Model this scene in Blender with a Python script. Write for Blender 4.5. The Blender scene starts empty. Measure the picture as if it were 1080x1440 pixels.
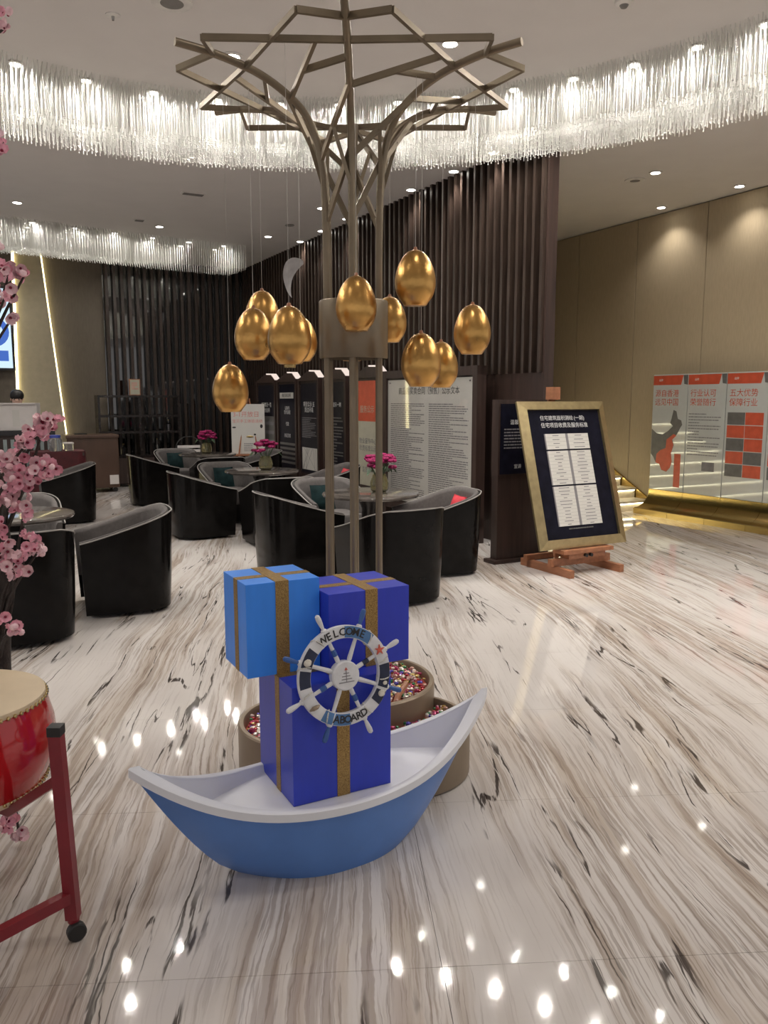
import bpy, bmesh, math, random
from math import sin, cos, pi, radians as R
from mathutils import Vector, Matrix, Euler

random.seed(7)
sc = bpy.context.scene
C = sc.collection

# ------------------------------------------------------------------ camera
cam_d = bpy.data.cameras.new('camera')
cam = bpy.data.objects.new('camera', cam_d)
C.objects.link(cam)
cam.location = (0, 0, 1.6)
cam.rotation_euler = (R(90 - 7.96), 0, 0)
cam_d.sensor_fit = 'VERTICAL'
cam_d.sensor_height = 36.0
cam_d.lens = 36.0 * 1130.0 / 1440.0
cam_d.clip_start = 0.05
cam_d.clip_end = 100
sc.camera = cam

# ------------------------------------------------------------------ world, exposure
world = bpy.data.worlds.new('hall_ambient')
sc.world = world
world.use_nodes = True
bg = world.node_tree.nodes['Background']
bg.inputs['Color'].default_value = (1.0, 0.96, 0.94, 1)
bg.inputs['Strength'].default_value = 0.60
sc.view_settings.view_transform = 'Standard'
sc.view_settings.look = 'None'
sc.view_settings.gamma = 1.0
sc.view_settings.use_curve_mapping = False
sc.view_settings.exposure = 0.05
sc.cycles.use_denoising = True
sc.cycles.max_bounces = 5
sc.cycles.glossy_bounces = 3
sc.cycles.diffuse_bounces = 3
sc.cycles.adaptive_threshold = 0.04
sc.cycles.sample_clamp_indirect = 4.0
DOWN_W = 29.0        # watts of a ceiling downlight
CRYSTAL_W = 58.0     # watts of a lamp inside the crystal curtain

ROOM = R(28.0)       # the walls stand 28 degrees off the viewing direction
CEIL = 4.2
def WE(a, b, z=0.0):
    """room frame (across the walls, along the walls, up) -> world"""
    return Vector((a * cos(ROOM) - b * sin(ROOM), a * sin(ROOM) + b * cos(ROOM), z))

# ------------------------------------------------------------------ mesh helpers
class MB:
    def __init__(self):
        self.v = []; self.f = []; self.m = []
        self.mi = 0
    def add(self, vs, fs):
        o = len(self.v)
        self.v += [tuple(p) for p in vs]
        for f in fs:
            self.f.append(tuple(i + o for i in f)); self.m.append(self.mi)
        return self
    def box(self, x0, x1, y0, y1, z0, z1):
        return self.add([(x0,y0,z0),(x1,y0,z0),(x1,y1,z0),(x0,y1,z0),(x0,y0,z1),(x1,y0,z1),(x1,y1,z1),(x0,y1,z1)],
                        [(0,3,2,1),(4,5,6,7),(0,1,5,4),(1,2,6,5),(2,3,7,6),(3,0,4,7)])
    def hexa(self, lo, hi):
        """lo, hi: four points each, counter-clockwise seen from above"""
        return self.add(list(lo) + list(hi), [(0,3,2,1),(4,5,6,7),(0,1,5,4),(1,2,6,5),(2,3,7,6),(3,0,4,7)])
    def prism(self, poly, d, axis='z', o=0.0):
        """extrude a polygon (ccw) by d"""
        n = len(poly)
        def P(p, h):
            if axis == 'z': return (p[0], p[1], h)
            if axis == 'y': return (p[0], h, p[1])
            return (h, p[0], p[1])
        vs = [P(p, o) for p in poly] + [P(p, o + d) for p in poly]
        fs = [tuple(reversed(range(n))), tuple(range(n, 2*n))]
        fs += [(i, (i+1) % n, n + (i+1) % n, n + i) for i in range(n)]
        return self.add(vs, fs)
    def lathe(self, prof, n=24, c=(0,0,0), cap0=True, cap1=True):
        vs = []; fs = []
        for r, z in prof:
            for k in range(n):
                a = 2*pi*k/n
                vs.append((c[0] + r*cos(a), c[1] + r*sin(a), c[2] + z))
        for j in range(len(prof)-1):
            for k in range(n):
                k2 = (k+1) % n
                fs.append((j*n+k, j*n+k2, (j+1)*n+k2, (j+1)*n+k))
        if cap0: fs.append(tuple(reversed(range(n))))
        if cap1: fs.append(tuple((len(prof)-1)*n + k for k in range(n)))
        return self.add(vs, fs)
    def tube(self, path, r, n=8, caps=True, flat=None):
        """round (or flat=(w,h) rectangular) tube along a path; r may be a list"""
        path = [Vector(p) for p in path]
        m = len(path)
        rs = r if isinstance(r, (list, tuple)) else [r]*m
        T = []
        for i in range(m):
            a = path[max(i-1, 0)]; b = path[min(i+1, m-1)]
            T.append((b-a).normalized())
        up = Vector((0,0,1)) if abs(T[0].z) < .9 else Vector((0,1,0))
        s = T[0].cross(up).normalized()
        vs = []
        for i in range(m):
            s = (s - T[i]*s.dot(T[i])).normalized()
            u = s.cross(T[i])
            if flat:
                w, h = flat
                for (a, b) in ((-w,-h),(w,-h),(w,h),(-w,h)):
                    vs.append(path[i] + s*a + u*b)
            else:
                for k in range(n):
                    a = 2*pi*k/n
                    vs.append(path[i] + (s*cos(a) + u*sin(a))*rs[i])
        if flat: n = 4
        fs = []
        for i in range(m-1):
            for k in range(n):
                k2 = (k+1) % n
                fs.append((i*n+k, (i+1)*n+k, (i+1)*n+k2, i*n+k2))
        if caps:
            fs.append(tuple(range(n))); fs.append(tuple(reversed(range((m-1)*n, m*n))))
        return self.add(vs, fs)
    def grid(self, rows, close_u=False, close_v=False):
        nv = len(rows); nu = len(rows[0])
        vs = [p for r in rows for p in r]; fs = []
        for j in range(nv if close_v else nv-1):
            for k in range(nu if close_u else nu-1):
                j2 = (j+1) % nv; k2 = (k+1) % nu
                fs.append((j*nu+k, j*nu+k2, j2*nu+k2, j2*nu+k))
        return self.add(vs, fs)
    def ball(self, c, r, nu=10, nv=6, s=(1,1,1)):
        vs = [(c[0], c[1], c[2]-r*s[2])]; fs = []
        for j in range(1, nv):
            t = -pi/2 + pi*j/nv
            for k in range(nu):
                a = 2*pi*k/nu
                vs.append((c[0]+r*s[0]*cos(t)*cos(a), c[1]+r*s[1]*cos(t)*sin(a), c[2]+r*s[2]*sin(t)))
        vs.append((c[0], c[1], c[2]+r*s[2])); L = len(vs)-1
        for k in range(nu):
            k2 = (k+1) % nu
            fs.append((0, 1+k2, 1+k))
            for j in range(nv-2):
                fs.append((1+j*nu+k, 1+j*nu+k2, 1+(j+1)*nu+k2, 1+(j+1)*nu+k))
            fs.append((L, 1+(nv-2)*nu+k, 1+(nv-2)*nu+k2))
        return self.add(vs, fs)
    def octa(self, c, r):
        x, y, z = c
        return self.add([(x+r,y,z),(x,y+r,z),(x-r,y,z),(x,y-r,z),(x,y,z+r),(x,y,z-r)],
                        [(0,1,4),(1,2,4),(2,3,4),(3,0,4),(1,0,5),(2,1,5),(3,2,5),(0,3,5)])
    def mesh(self, name, mats, smooth=True, angle=35, bevel=0):
        me = bpy.data.meshes.new(name)
        me.from_pydata(self.v, [], self.f)
        for m in (mats if isinstance(mats, (list, tuple)) else [mats]):
            me.materials.append(m)
        if len(me.materials) > 1:
            me.polygons.foreach_set('material_index', self.m)
        me.update()
        bm = bmesh.new(); bm.from_mesh(me)
        bmesh.ops.recalc_face_normals(bm, faces=bm.faces)
        if bevel:
            es = [e for e in bm.edges if len(e.link_faces) == 2 and e.calc_face_angle(0) > R(40)]
            bmesh.ops.bevel(bm, geom=es, offset=bevel, segments=2, affect='EDGES', profile=.5, clamp_overlap=True)
        bm.to_mesh(me); bm.free()
        if smooth:
            me.polygons.foreach_set('use_smooth', [True]*len(me.polygons))
            me.set_sharp_from_angle(angle=R(angle))
        me.update()
        return me
    def build(self, name, mats, parent=None, smooth=True, angle=35, bevel=0, xf=None):
        if xf: self.v = [tuple(xf(*p)) for p in self.v]
        return obj(name, self.mesh(name, mats, smooth, angle, bevel), parent)

def obj(name, me, parent=None, loc=(0,0,0), rot=(0,0,0)):
    o = bpy.data.objects.new(name, me)
    C.objects.link(o)
    o.location = loc; o.rotation_euler = rot
    if parent: o.parent = parent
    return o
def tag(o, label, cat, group=None, kind=None):
    if label: o['label'] = label
    if cat: o['category'] = cat
    if group: o['group'] = group
    if kind: o['kind'] = kind
    return o
def thing(name, label, cat, loc=(0,0,0), rz=0.0, group=None, rx=0.0):
    o = bpy.data.objects.new(name, None)
    C.objects.link(o)
    o.empty_display_size = .1
    o.location = loc; o.rotation_euler = (rx, 0, rz)
    return tag(o, label, cat, group)
def struct(o):
    o['kind'] = 'structure'; return o
def copy_tree(o, parent=None):
    c = o.copy(); C.objects.link(c); c.parent = parent
    for ch in [x for x in C.objects if x.parent == o]:
        copy_tree(ch, c)
    return c
def lettering(name, s, size, mat, parent, loc, rot=(pi/2, 0, 0), align='CENTER', depth=.0004, bold=0.0):
    cu = bpy.data.curves.new(name, 'FONT')
    cu.body = s; cu.size = size; cu.align_x = align; cu.align_y = 'CENTER'
    cu.extrude = depth; cu.resolution_u = 2; cu.offset = bold
    t = bpy.data.objects.new(name + '_tmp', cu)
    C.objects.link(t)
    bpy.context.view_layer.update()
    me = bpy.data.meshes.new_from_object(t)
    bpy.data.objects.remove(t); bpy.data.curves.remove(cu)
    me.materials.clear(); me.materials.append(mat)
    return obj(name, me, parent, loc, rot)

# ------------------------------------------------------------------ materials
def nodes(m):
    m.use_nodes = True
    return m.node_tree
def P(name, col, rough=.5, metal=0.0, var=.12, scale=12.0, bump=0.0, stretch=(1,1,1), spec=None, coat=0.0, bscale=None, rvar=0.0):
    """principled material with procedural colour variation and fine relief"""
    m = bpy.data.materials.new(name)
    nt = nodes(m); b = nt.nodes['Principled BSDF']
    tc = nt.nodes.new('ShaderNodeTexCoord'); mp = nt.nodes.new('ShaderNodeMapping')
    mp.inputs['Scale'].default_value = stretch
    nt.links.new(tc.outputs['Object'], mp.inputs['Vector'])
    nz = nt.nodes.new('ShaderNodeTexNoise'); nz.inputs['Scale'].default_value = scale; nz.inputs['Detail'].default_value = 4
    nt.links.new(mp.outputs['Vector'], nz.inputs['Vector'])
    cr = nt.nodes.new('ShaderNodeValToRGB')
    lo = [max(c*(1-var), 0) for c in col]; hi = [min(c*(1+var), 1) for c in col]
    cr.color_ramp.elements[0].position = .3; cr.color_ramp.elements[0].color = (*lo, 1)
    cr.color_ramp.elements[1].position = .7; cr.color_ramp.elements[1].color = (*hi, 1)
    nt.links.new(nz.outputs['Fac'], cr.inputs['Fac'])
    nt.links.new(cr.outputs['Color'], b.inputs['Base Color'])
    b.inputs['Roughness'].default_value = rough
    b.inputs['Metallic'].default_value = metal
    if spec is not None: b.inputs['Specular IOR Level'].default_value = spec
    if coat: b.inputs['Coat Weight'].default_value = coat; b.inputs['Coat Roughness'].default_value = .05
    if rvar:
        mr = nt.nodes.new('ShaderNodeMapRange')
        mr.inputs['To Min'].default_value = max(rough-rvar, .02); mr.inputs['To Max'].default_value = rough+rvar
        nt.links.new(nz.outputs['Fac'], mr.inputs['Value']); nt.links.new(mr.outputs['Result'], b.inputs['Roughness'])
    if bump:
        n2 = nt.nodes.new('ShaderNodeTexNoise'); n2.inputs['Scale'].default_value = bscale or scale*4; n2.inputs['Detail'].default_value = 3
        nt.links.new(mp.outputs['Vector'], n2.inputs['Vector'])
        bp = nt.nodes.new('ShaderNodeBump'); bp.inputs['Strength'].default_value = bump; bp.inputs['Distance'].default_value = .01
        nt.links.new(n2.outputs['Fac'], bp.inputs['Height']); nt.links.new(bp.outputs['Normal'], b.inputs['Normal'])
    return m
def EM(name, col, strength):
    m = bpy.data.materials.new(name)
    nt = nodes(m)
    nt.nodes.remove(nt.nodes['Principled BSDF'])
    e = nt.nodes.new('ShaderNodeEmission')
    e.inputs['Color'].default_value = (*col, 1); e.inputs['Strength'].default_value = strength
    nt.links.new(e.outputs['Emission'], nt.nodes['Material Output'].inputs['Surface'])
    return m
def glassy(name, col, rough=.03, trans=1.0):
    m = bpy.data.materials.new(name)
    b = nodes(m).nodes['Principled BSDF']
    b.inputs['Base Color'].default_value = (*col, 1); b.inputs['Roughness'].default_value = rough
    b.inputs['Transmission Weight'].default_value = trans; b.inputs['IOR'].default_value = 1.45
    return m

def clear_sheet(name):
    m = bpy.data.materials.new(name); nt = nodes(m)
    nt.nodes.remove(nt.nodes['Principled BSDF'])
    tr = nt.nodes.new('ShaderNodeBsdfTransparent'); gl = nt.nodes.new('ShaderNodeBsdfGlossy'); gl.inputs['Roughness'].default_value = .03
    lw = nt.nodes.new('ShaderNodeLayerWeight'); pw = nt.nodes.new('ShaderNodeMath'); pw.operation = 'POWER'; pw.inputs[1].default_value = 4.0
    nt.links.new(lw.outputs['Facing'], pw.inputs[0])
    fr = nt.nodes.new('ShaderNodeMapRange'); fr.inputs['To Min'].default_value = .035; fr.inputs['To Max'].default_value = .8
    nt.links.new(pw.outputs[0], fr.inputs['Value'])
    mx = nt.nodes.new('ShaderNodeMixShader')
    nt.links.new(fr.outputs[0], mx.inputs[0]); nt.links.new(tr.outputs[0], mx.inputs[1]); nt.links.new(gl.outputs[0], mx.inputs[2])
    nt.links.new(mx.outputs[0], nt.nodes['Material Output'].inputs['Surface'])
    return m

def marble_floor():
    m = bpy.data.materials.new('veined_marble')
    nt = nodes(m); L = nt.links; b = nt.nodes['Principled BSDF']
    def nd(t): return nt.nodes.new(t)
    def math_(op, a, c=None, clamp=False):
        n = nd('ShaderNodeMath'); n.operation = op; n.use_clamp = clamp
        for i, q in enumerate((a, c)):
            if q is None: continue
            if isinstance(q, (int, float)): n.inputs[i].default_value = q
            else: L.new(q, n.inputs[i])
        return n.outputs[0]
    geo = nd('ShaderNodeNewGeometry')
    rot = nd('ShaderNodeVectorRotate'); rot.rotation_type = 'Z_AXIS'; rot.inputs['Angle'].default_value = R(-5)
    L.new(geo.outputs['Position'], rot.inputs['Vector'])
    sep = nd('ShaderNodeSeparateXYZ'); L.new(rot.outputs['Vector'], sep.inputs['Vector'])
    u, v = sep.outputs['X'], sep.outputs['Y']
    def noise(uu, vv, su, sv, det=4, rough=.55, z=0.0, dist=0.0):
        cb = nd('ShaderNodeCombineXYZ')
        L.new(math_('MULTIPLY', uu, su), cb.inputs[0]); L.new(math_('MULTIPLY', vv, sv), cb.inputs[1]); cb.inputs[2].default_value = z
        n = nd('ShaderNodeTexNoise'); n.inputs['Scale'].default_value = 1; n.inputs['Detail'].default_value = det
        n.inputs['Roughness'].default_value = rough; n.inputs['Distortion'].default_value = dist
        L.new(cb.outputs[0], n.inputs['Vector'])
        return n.outputs['Fac']
    def step(x, a, c):
        n = nd('ShaderNodeMapRange'); n.interpolation_type = 'SMOOTHSTEP'
        n.inputs['From Min'].default_value = a; n.inputs['From Max'].default_value = c
        L.new(x, n.inputs['Value']); return n.outputs['Result']
    w1 = math_('MULTIPLY', math_('SUBTRACT', noise(u, v, .55, .30, 2, .5, 3.0), .5), .52)
    w2 = math_('MULTIPLY', math_('SUBTRACT', noise(u, v, 3.0, .9, 3, .6, 5.0), .5), .045)
    w3 = math_('MULTIPLY', math_('SUBTRACT', noise(u, v, 16., 6., 3, .65, 8.0), .5), .020)
    uw = math_('ADD', math_('ADD', math_('ADD', u, w1), w2), w3)
    def mixc(f, a, c):
        n = nd('ShaderNodeMix'); n.data_type = 'RGBA'
        if isinstance(f, float): n.inputs[0].default_value = f
        else: L.new(f, n.inputs[0])
        for i, q in ((6, a), (7, c)):
            if isinstance(q, tuple): n.inputs[i].default_value = (*q, 1)
            else: L.new(q, n.inputs[i])
        return n.outputs[2]
    base = mixc(noise(uw, v, 2.2, .5, 3, .5, 1.0), (.56, .515, .485), (.755, .715, .695))
    group = step(noise(uw, v, 2.6, .30, 3, .5, 9.0), .385, .57)
    wide = step(noise(uw, v, 9.5, .34, 4, .62, 2.0), .43, .60)
    col = mixc(math_('MULTIPLY', math_('MULTIPLY', wide, group), .62), base, (.42, .335, .265))
    streak = step(noise(uw, v, 34., .80, 4, .65, 4.0), .485, .575)
    col = mixc(math_('MULTIPLY', math_('MULTIPLY', streak, group), .55), col, (.27, .205, .16))
    hair = step(noise(uw, v, 90., 2.2, 3, .6, 6.0), .54, .62)
    col = mixc(math_('MULTIPLY', math_('MULTIPLY', hair, math_('ADD', group, .28, True)), .45), col, (.19, .14, .11))
    for (su, sv, z, wd, mz, mv) in ((2.6, .22, 11., .0052, 13., .40), (5.2, .36, 17., .009, 19., .55), (9.0, .50, 31., .012, 37., .7)):
        n = noise(uw, v, su, sv, 2.0, .5, z)
        rg = math_('ABSOLUTE', math_('SUBTRACT', n, .5))
        mask = step(noise(uw, v, 3.6, mv, 2, .6, mz), .53, .60)
        frag = step(noise(uw, v, 60., 4.0, 2, .7, z+40), .40, .50)
        line = math_('SUBTRACT', 1.0, step(rg, wd*.45, wd*1.0))
        col = mixc(math_('MULTIPLY', math_('MULTIPLY', math_('MULTIPLY', line, mask), frag), .92), col, (.045, .034, .03))
    L.new(col, b.inputs['Base Color'])
    b.inputs['Roughness'].default_value = .05
    b.inputs['Specular IOR Level'].default_value = .5
    return m

def gold_leaf(name, c1, c2, rough):
    m = P(name, c1, rough, 1.0, .18, 9.0, .12, bscale=60, rvar=.06)
    return m
def glitter(name):
    m = bpy.data.materials.new(name)
    nt = nodes(m); b = nt.nodes['Principled BSDF']
    tc = nt.nodes.new('ShaderNodeTexCoord')
    vo = nt.nodes.new('ShaderNodeTexVoronoi'); vo.inputs['Scale'].default_value = 420
    nt.links.new(tc.outputs['Object'], vo.inputs['Vector'])
    cr = nt.nodes.new('ShaderNodeValToRGB')
    cr.color_ramp.elements[0].color = (.17, .095, .03, 1); cr.color_ramp.elements[1].color = (.55, .36, .13, 1)
    nt.links.new(vo.outputs['Color'], cr.inputs['Fac'])
    nt.links.new(cr.outputs['Color'], b.inputs['Base Color'])
    b.inputs['Metallic'].default_value = .7; b.inputs['Roughness'].default_value = .45
    bp = nt.nodes.new('ShaderNodeBump'); bp.inputs['Strength'].default_value = .6; bp.inputs['Distance'].default_value = .002
    nt.links.new(vo.outputs['Distance'], bp.inputs['Height']); nt.links.new(bp.outputs['Normal'], b.inputs['Normal'])
    return m
def candy_mix(name):
    m = bpy.data.materials.new(name)
    nt = nodes(m); b = nt.nodes['Principled BSDF']
    g = nt.nodes.new('ShaderNodeNewGeometry')
    cr = nt.nodes.new('ShaderNodeValToRGB'); cr.color_ramp.interpolation = 'CONSTANT'
    cols = [(.50,.06,.08),(.75,.60,.55),(.70,.55,.20),(.05,.22,.10),(.78,.74,.68),(.40,.05,.14),(.10,.08,.42),(.66,.40,.34),(.82,.78,.72),(.45,.28,.08),(.75,.68,.62)]
    e = cr.color_ramp.elements
    for i, c in enumerate(cols):
        k = e[i] if i < 2 else e.new(i/len(cols))
        k.position = i/len(cols); k.color = (*c, 1)
    nt.links.new(g.outputs['Random Per Island'], cr.inputs['Fac'])
    nt.links.new(cr.outputs['Color'], b.inputs['Base Color'])
    b.inputs['Roughness'].default_value = .22; b.inputs['Metallic'].default_value = .35
    return m
def crystal_mat(name):
    m = bpy.data.materials.new(name)
    nt = nodes(m); b = nt.nodes['Principled BSDF']
    tc = nt.nodes.new('ShaderNodeTexCoord'); nz = nt.nodes.new('ShaderNodeTexNoise'); nz.inputs['Scale'].default_value = 30
    nt.links.new(tc.outputs['Object'], nz.inputs['Vector'])
    cr = nt.nodes.new('ShaderNodeValToRGB')
    cr.color_ramp.elements[0].color = (.80, .79, .76, 1); cr.color_ramp.elements[1].color = (.95, .95, .93, 1)
    nt.links.new(nz.outputs['Fac'], cr.inputs['Fac']); nt.links.new(cr.outputs['Color'], b.inputs['Base Color'])
    b.inputs['Roughness'].default_value = .12
    tr = nt.nodes.new('ShaderNodeBsdfTranslucent'); tr.inputs['Color'].default_value = (.95, .94, .90, 1)
    mx = nt.nodes.new('ShaderNodeMixShader'); mx.inputs[0].default_value = .55
    nt.links.new(b.outputs[0], mx.inputs[1]); nt.links.new(tr.outputs[0], mx.inputs[2])
    nt.links.new(mx.outputs[0], nt.nodes['Material Output'].inputs['Surface'])
    return m

M = dict(
    marble=marble_floor(),
    grout=P('stone_joint', (.30, .26, .22), .8),
    ceiling=P('ceiling_paint', (.76, .73, .71), .85, var=.02, scale=3, bump=.02),
    slat=P('dark_walnut_slat', (.047, .031, .024), .38, var=.35, scale=5, stretch=(6,6,.5), bump=.05),
    walnut=P('dark_walnut_panel', (.047, .028, .023), .42, var=.3, scale=4, stretch=(5,5,.4)),
    darkback=P('black_backing', (.018, .013, .012), .25, var=.2),
    smoked=P('smoked_glass', (.012, .011, .012), .04, var=.2, spec=1.0, coat=1.0),
    fabric_wall=P('beige_wall_fabric', (.46, .37, .245), .75, var=.05, scale=60, stretch=(1,1,.15), bump=.08),
    taupe=P('taupe_wallcovering', (.15, .125, .095), .7, var=.08, scale=40, stretch=(1,1,.2)),
    cream_panel=P('cream_leather_panel', (.46, .40, .28), .6, var=.06, scale=10),
    seam=P('dark_seam', (.03, .022, .018), .6),
    brass=P('brushed_brass', (.60, .44, .17), .26, 1.0, var=.06, scale=6, stretch=(.3,1,4)),
    bronze=P('bronze_paint', (.225, .18, .125), .38, .6, var=.12, scale=8, rvar=.05),
    bronze_drum=P('bronze_planter_paint', (.27, .21, .15), .42, .35, var=.10, scale=6, rvar=.05),
    egg=P('gold_lacquer', (.64, .365, .115), .30, .94, var=.28, scale=7, bump=.10, bscale=50, rvar=.09),
    wire=P('clear_thread', (.55, .52, .48), .4),
    black_gloss=P('black_lacquer', (.0065, .0058, .0056), .15, var=.3, spec=.14),
    grey_uph=P('grey_velvet', (.125, .114, .111), .9, var=.10, scale=40, bump=.10, bscale=300, spec=.15),
    piping=P('pale_piping', (.30, .28, .265), .6),
    teal=P('teal_cushion', (.012, .028, .030), .8, var=.35, scale=14, bump=.1, spec=.1),
    red=P('red_cushion', (.62, .04, .06), .6, var=.15, scale=10),
    stone_top=P('dark_emperador', (.11, .095, .085), .10, var=.5, scale=6, coat=.2),
    pedestal=P('black_pedestal', (.02, .017, .016), .25, var=.2),
    gold_frame=P('champagne_gold_frame', (.42, .335, .18), .34, .8, var=.12, scale=18, stretch=(1,1,1), rvar=.05),
    navy_print=P('navy_print', (.008, .008, .016), .40, var=.3, spec=.12),
    dark_print=P('charcoal_print', (.014, .013, .019), .30, var=.3, spec=.25),
    white_print=P('white_print', (.66, .64, .60), .35, var=.03, scale=5),
    cream_print=P('cream_print', (.50, .48, .38), .4, var=.05),
    orange_print=P('orange_print', (.60, .10, .05), .35, var=.10),
    grey_print=P('grey_print', (.14, .135, .13), .4, var=.15),
    ink=P('black_ink', (.03, .028, .03), .6),
    soft_ink=P('grey_ink', (.22, .21, .22), .6),
    white_ink=P('white_ink', (.70, .70, .70), .6),
    pink_ink=P('pink_ink', (.72, .25, .22), .6),
    easel_wood=P('easel_beech', (.36, .15, .075), .45, var=.2, scale=6, stretch=(4,1,4)),
    boat_blue=P('boat_blue_paint', (.095, .22, .56), .34, var=.08, scale=5, rvar=.04),
    boat_white=P('boat_white_paint', (.78, .79, .84), .35, var=.03, scale=5),
    box_light=P('sky_blue_wrap', (.045, .28, .97), .42, var=.04, scale=30, stretch=(1,1,.2)),
    box_royal=P('royal_blue_wrap', (.030, .052, .55), .40, var=.05, scale=30, stretch=(1,1,.2)),
    box_deep=P('deep_blue_wrap', (.030, .055, .52), .38, var=.05, scale=30, stretch=(1,1,.2)),
    glitter=glitter('gold_glitter_ribbon'),
    wheel_white=P('distressed_white_paint', (.74, .74, .76), .5, var=.08, scale=30),
    wheel_blue=P('wheel_blue_paint', (.085, .20, .42), .5, var=.15, scale=30),
    wheel_navy=P('wheel_navy_paint', (.018, .025, .06), .5, var=.2, scale=30),
    handle_blue=P('handle_blue_paint', (.04, .11, .34), .4, var=.1),
    rope=P('cotton_rope', (.66, .64, .60), .9, var=.2, scale=200, bump=.4),
    shell=P('pale_shell', (.72, .68, .60), .5, var=.15, scale=40, bump=.2),
    starfish=P('red_starfish', (.66, .12, .08), .7, var=.2, scale=80, bump=.3),
    candy=candy_mix('wrapped_candy'),
    drum_red=P('drum_red_lacquer', (.44, .012, .016), .12, var=.12, scale=4, coat=.5),
    drum_head=P('drum_hide', (.68, .55, .38), .55, var=.06, scale=6),
    stud=P('brass_stud', (.62, .47, .22), .25, 1.0),
    stand_red=P('stand_dark_red', (.22, .018, .028), .32, var=.12, scale=8),
    rubber=P('black_rubber', (.018, .017, .017), .5),
    steel=P('steel_ring', (.5, .5, .5), .25, 1.0),
    petal=P('pink_petal', (.92, .43, .52), .6, var=.22, scale=60, spec=.25),
    petal_pale=P('pale_pink_petal', (.95, .62, .66), .6, var=.18, scale=60, spec=.25),
    stamen=P('dark_stamen', (.25, .02, .05), .7),
    bark=P('dark_bark', (.035, .026, .022), .85, var=.4, scale=30, bump=.5),
    magenta=P('magenta_petal', (.27, .008, .085), .55, var=.45, scale=50, spec=.3),
    leaf=P('dark_leaf', (.03, .07, .025), .5, var=.3),
    vase=glassy('vase_glass', (.80, .74, .45), .05, .92),
    crystal=crystal_mat('crystal_strand'),
    lamp_trim=P('white_trim', (.75, .73, .70), .5),
    vent_grey=P('vent_grey', (.22, .21, .20), .6),
    moon=P('white_moon', (.62, .60, .60), .6),
    cab_brown=P('brown_laminate', (.085, .047, .032), .4, var=.12, scale=8, stretch=(1,1,.3)),
    red_cloth=P('dark_red_cloth', (.07, .005, .009), .7, var=.3, scale=10),
    jar=glassy('clear_jar', (.85, .87, .88), .05, .85),
    blue_lid=P('blue_lid', (.05, .08, .42), .4),
    carton=P('white_carton', (.72, .68, .66), .7, var=.03),
    ribs=P('teal_grey_ribs', (.30, .36, .36), .4),
    counter_top=P('black_counter_top', (.03, .028, .028), .2),
    skin=P('skin', (.62, .40, .31), .5, var=.05),
    hair=P('black_hair', (.012, .010, .010), .5),
    blouse=P('black_uniform', (.03, .03, .035), .8),
    step_stone=P('beige_step', (.60, .52, .40), .4, var=.1),
    lamp_glow=EM('downlight_glow', (1.0, .95, .86), 22.0),
    crystal_glow=EM('crystal_lamp_glow', (1.0, .96, .86), 4.0),
    led=EM('warm_led', (1.0, .86, .45), 5.0),
    step_led=EM('step_led', (1.0, .93, .62), 9.0),
    tv_light=EM('screen_white', (.62, .80, .95), 1.1),
    tv_blue=EM('screen_blue', (.07, .16, .55), 1.0),
    cap_glint=EM('cap_reflection_glow', (1.0, .84, .74), .9),  # emission standing in for light reflected off the stand caps
)

# ------------------------------------------------------------------ the setting
TILE = R(-3.85)   # slabs are laid nearly straight ahead
def TL(a, b, z=0.0): return Vector((a*cos(-TILE) - b*sin(-TILE), a*sin(-TILE) + b*cos(-TILE), z))
fl = struct(MB().box(-14, 12, -6, 20, -.10, -.011).build('floor', M['grout'], smooth=False))
SW, SD = 1.88, .937
slab_me = MB().box(-SW/2+.0006, SW/2-.0006, -SD/2+.0006, SD/2-.0006, -.011, 0).mesh('slab', M['marble'], smooth=False, bevel=.0006)
for i in range(-5, 5):
    for j in range(0, 19):
        a = .305 + (i+.5)*SW; b = -.74 + (j+.5)*SD
        p = TL(a, b)
        if p.x*cos(ROOM) + p.y*sin(ROOM) > 10.4 or p.y > 17.6 + .5*p.x + 3.2 or p.x > 6.2 or p.x < -8.6: continue
        obj('slab', slab_me, fl, p, (0, 0, -TILE))
ceil = struct(MB().box(-14, 12, -6, 20, CEIL, CEIL+.1).build('ceiling', M['ceiling'], smooth=False))

# slatted wall on the right of the lounge
ws = struct(MB().box(5.44, 5.48, 6.62, 16.2, 0, CEIL).build('wall_slatted', M['darkback'], smooth=False, xf=WE))
MB().box(5.36, 5.44, 6.62, 16.1, 0, 1.88).build('dado_panel', M['walnut'], ws, smooth=False, xf=WE)
MB().box(5.36, 5.48, 6.59, 6.62, 0, CEIL).build('end_board', M['walnut'], ws, smooth=False, xf=WE)
slat_me = MB().box(-.075, .045, -.021, .021, 1.88, CEIL).mesh('slat', M['slat'], smooth=False)
for k in range(70):
    obj('slat', slat_me, ws, WE(5.40, 6.65 + .134*k), (0, 0, ROOM))

# wall behind the lounge: smoked glass with slats, then plain wallcovering
wb = struct(MB().box(-7, 5.6, 16.15, 16.35, 0, CEIL).build('wall_back', M['taupe'], smooth=False, xf=WE))
MB().box(2.60, 5.36, 16.10, 16.15, 0, CEIL).build('glass_pane', M['smoked'], wb, smooth=False, xf=WE)
slat_b = MB().box(-.026, .026, -.05, .05, 0, CEIL).mesh('slat', M['slat'], smooth=False)
for k in range(20):
    obj('slat', slat_b, wb, WE(2.66 + .140*k, 16.04), (0, 0, ROOM))
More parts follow.
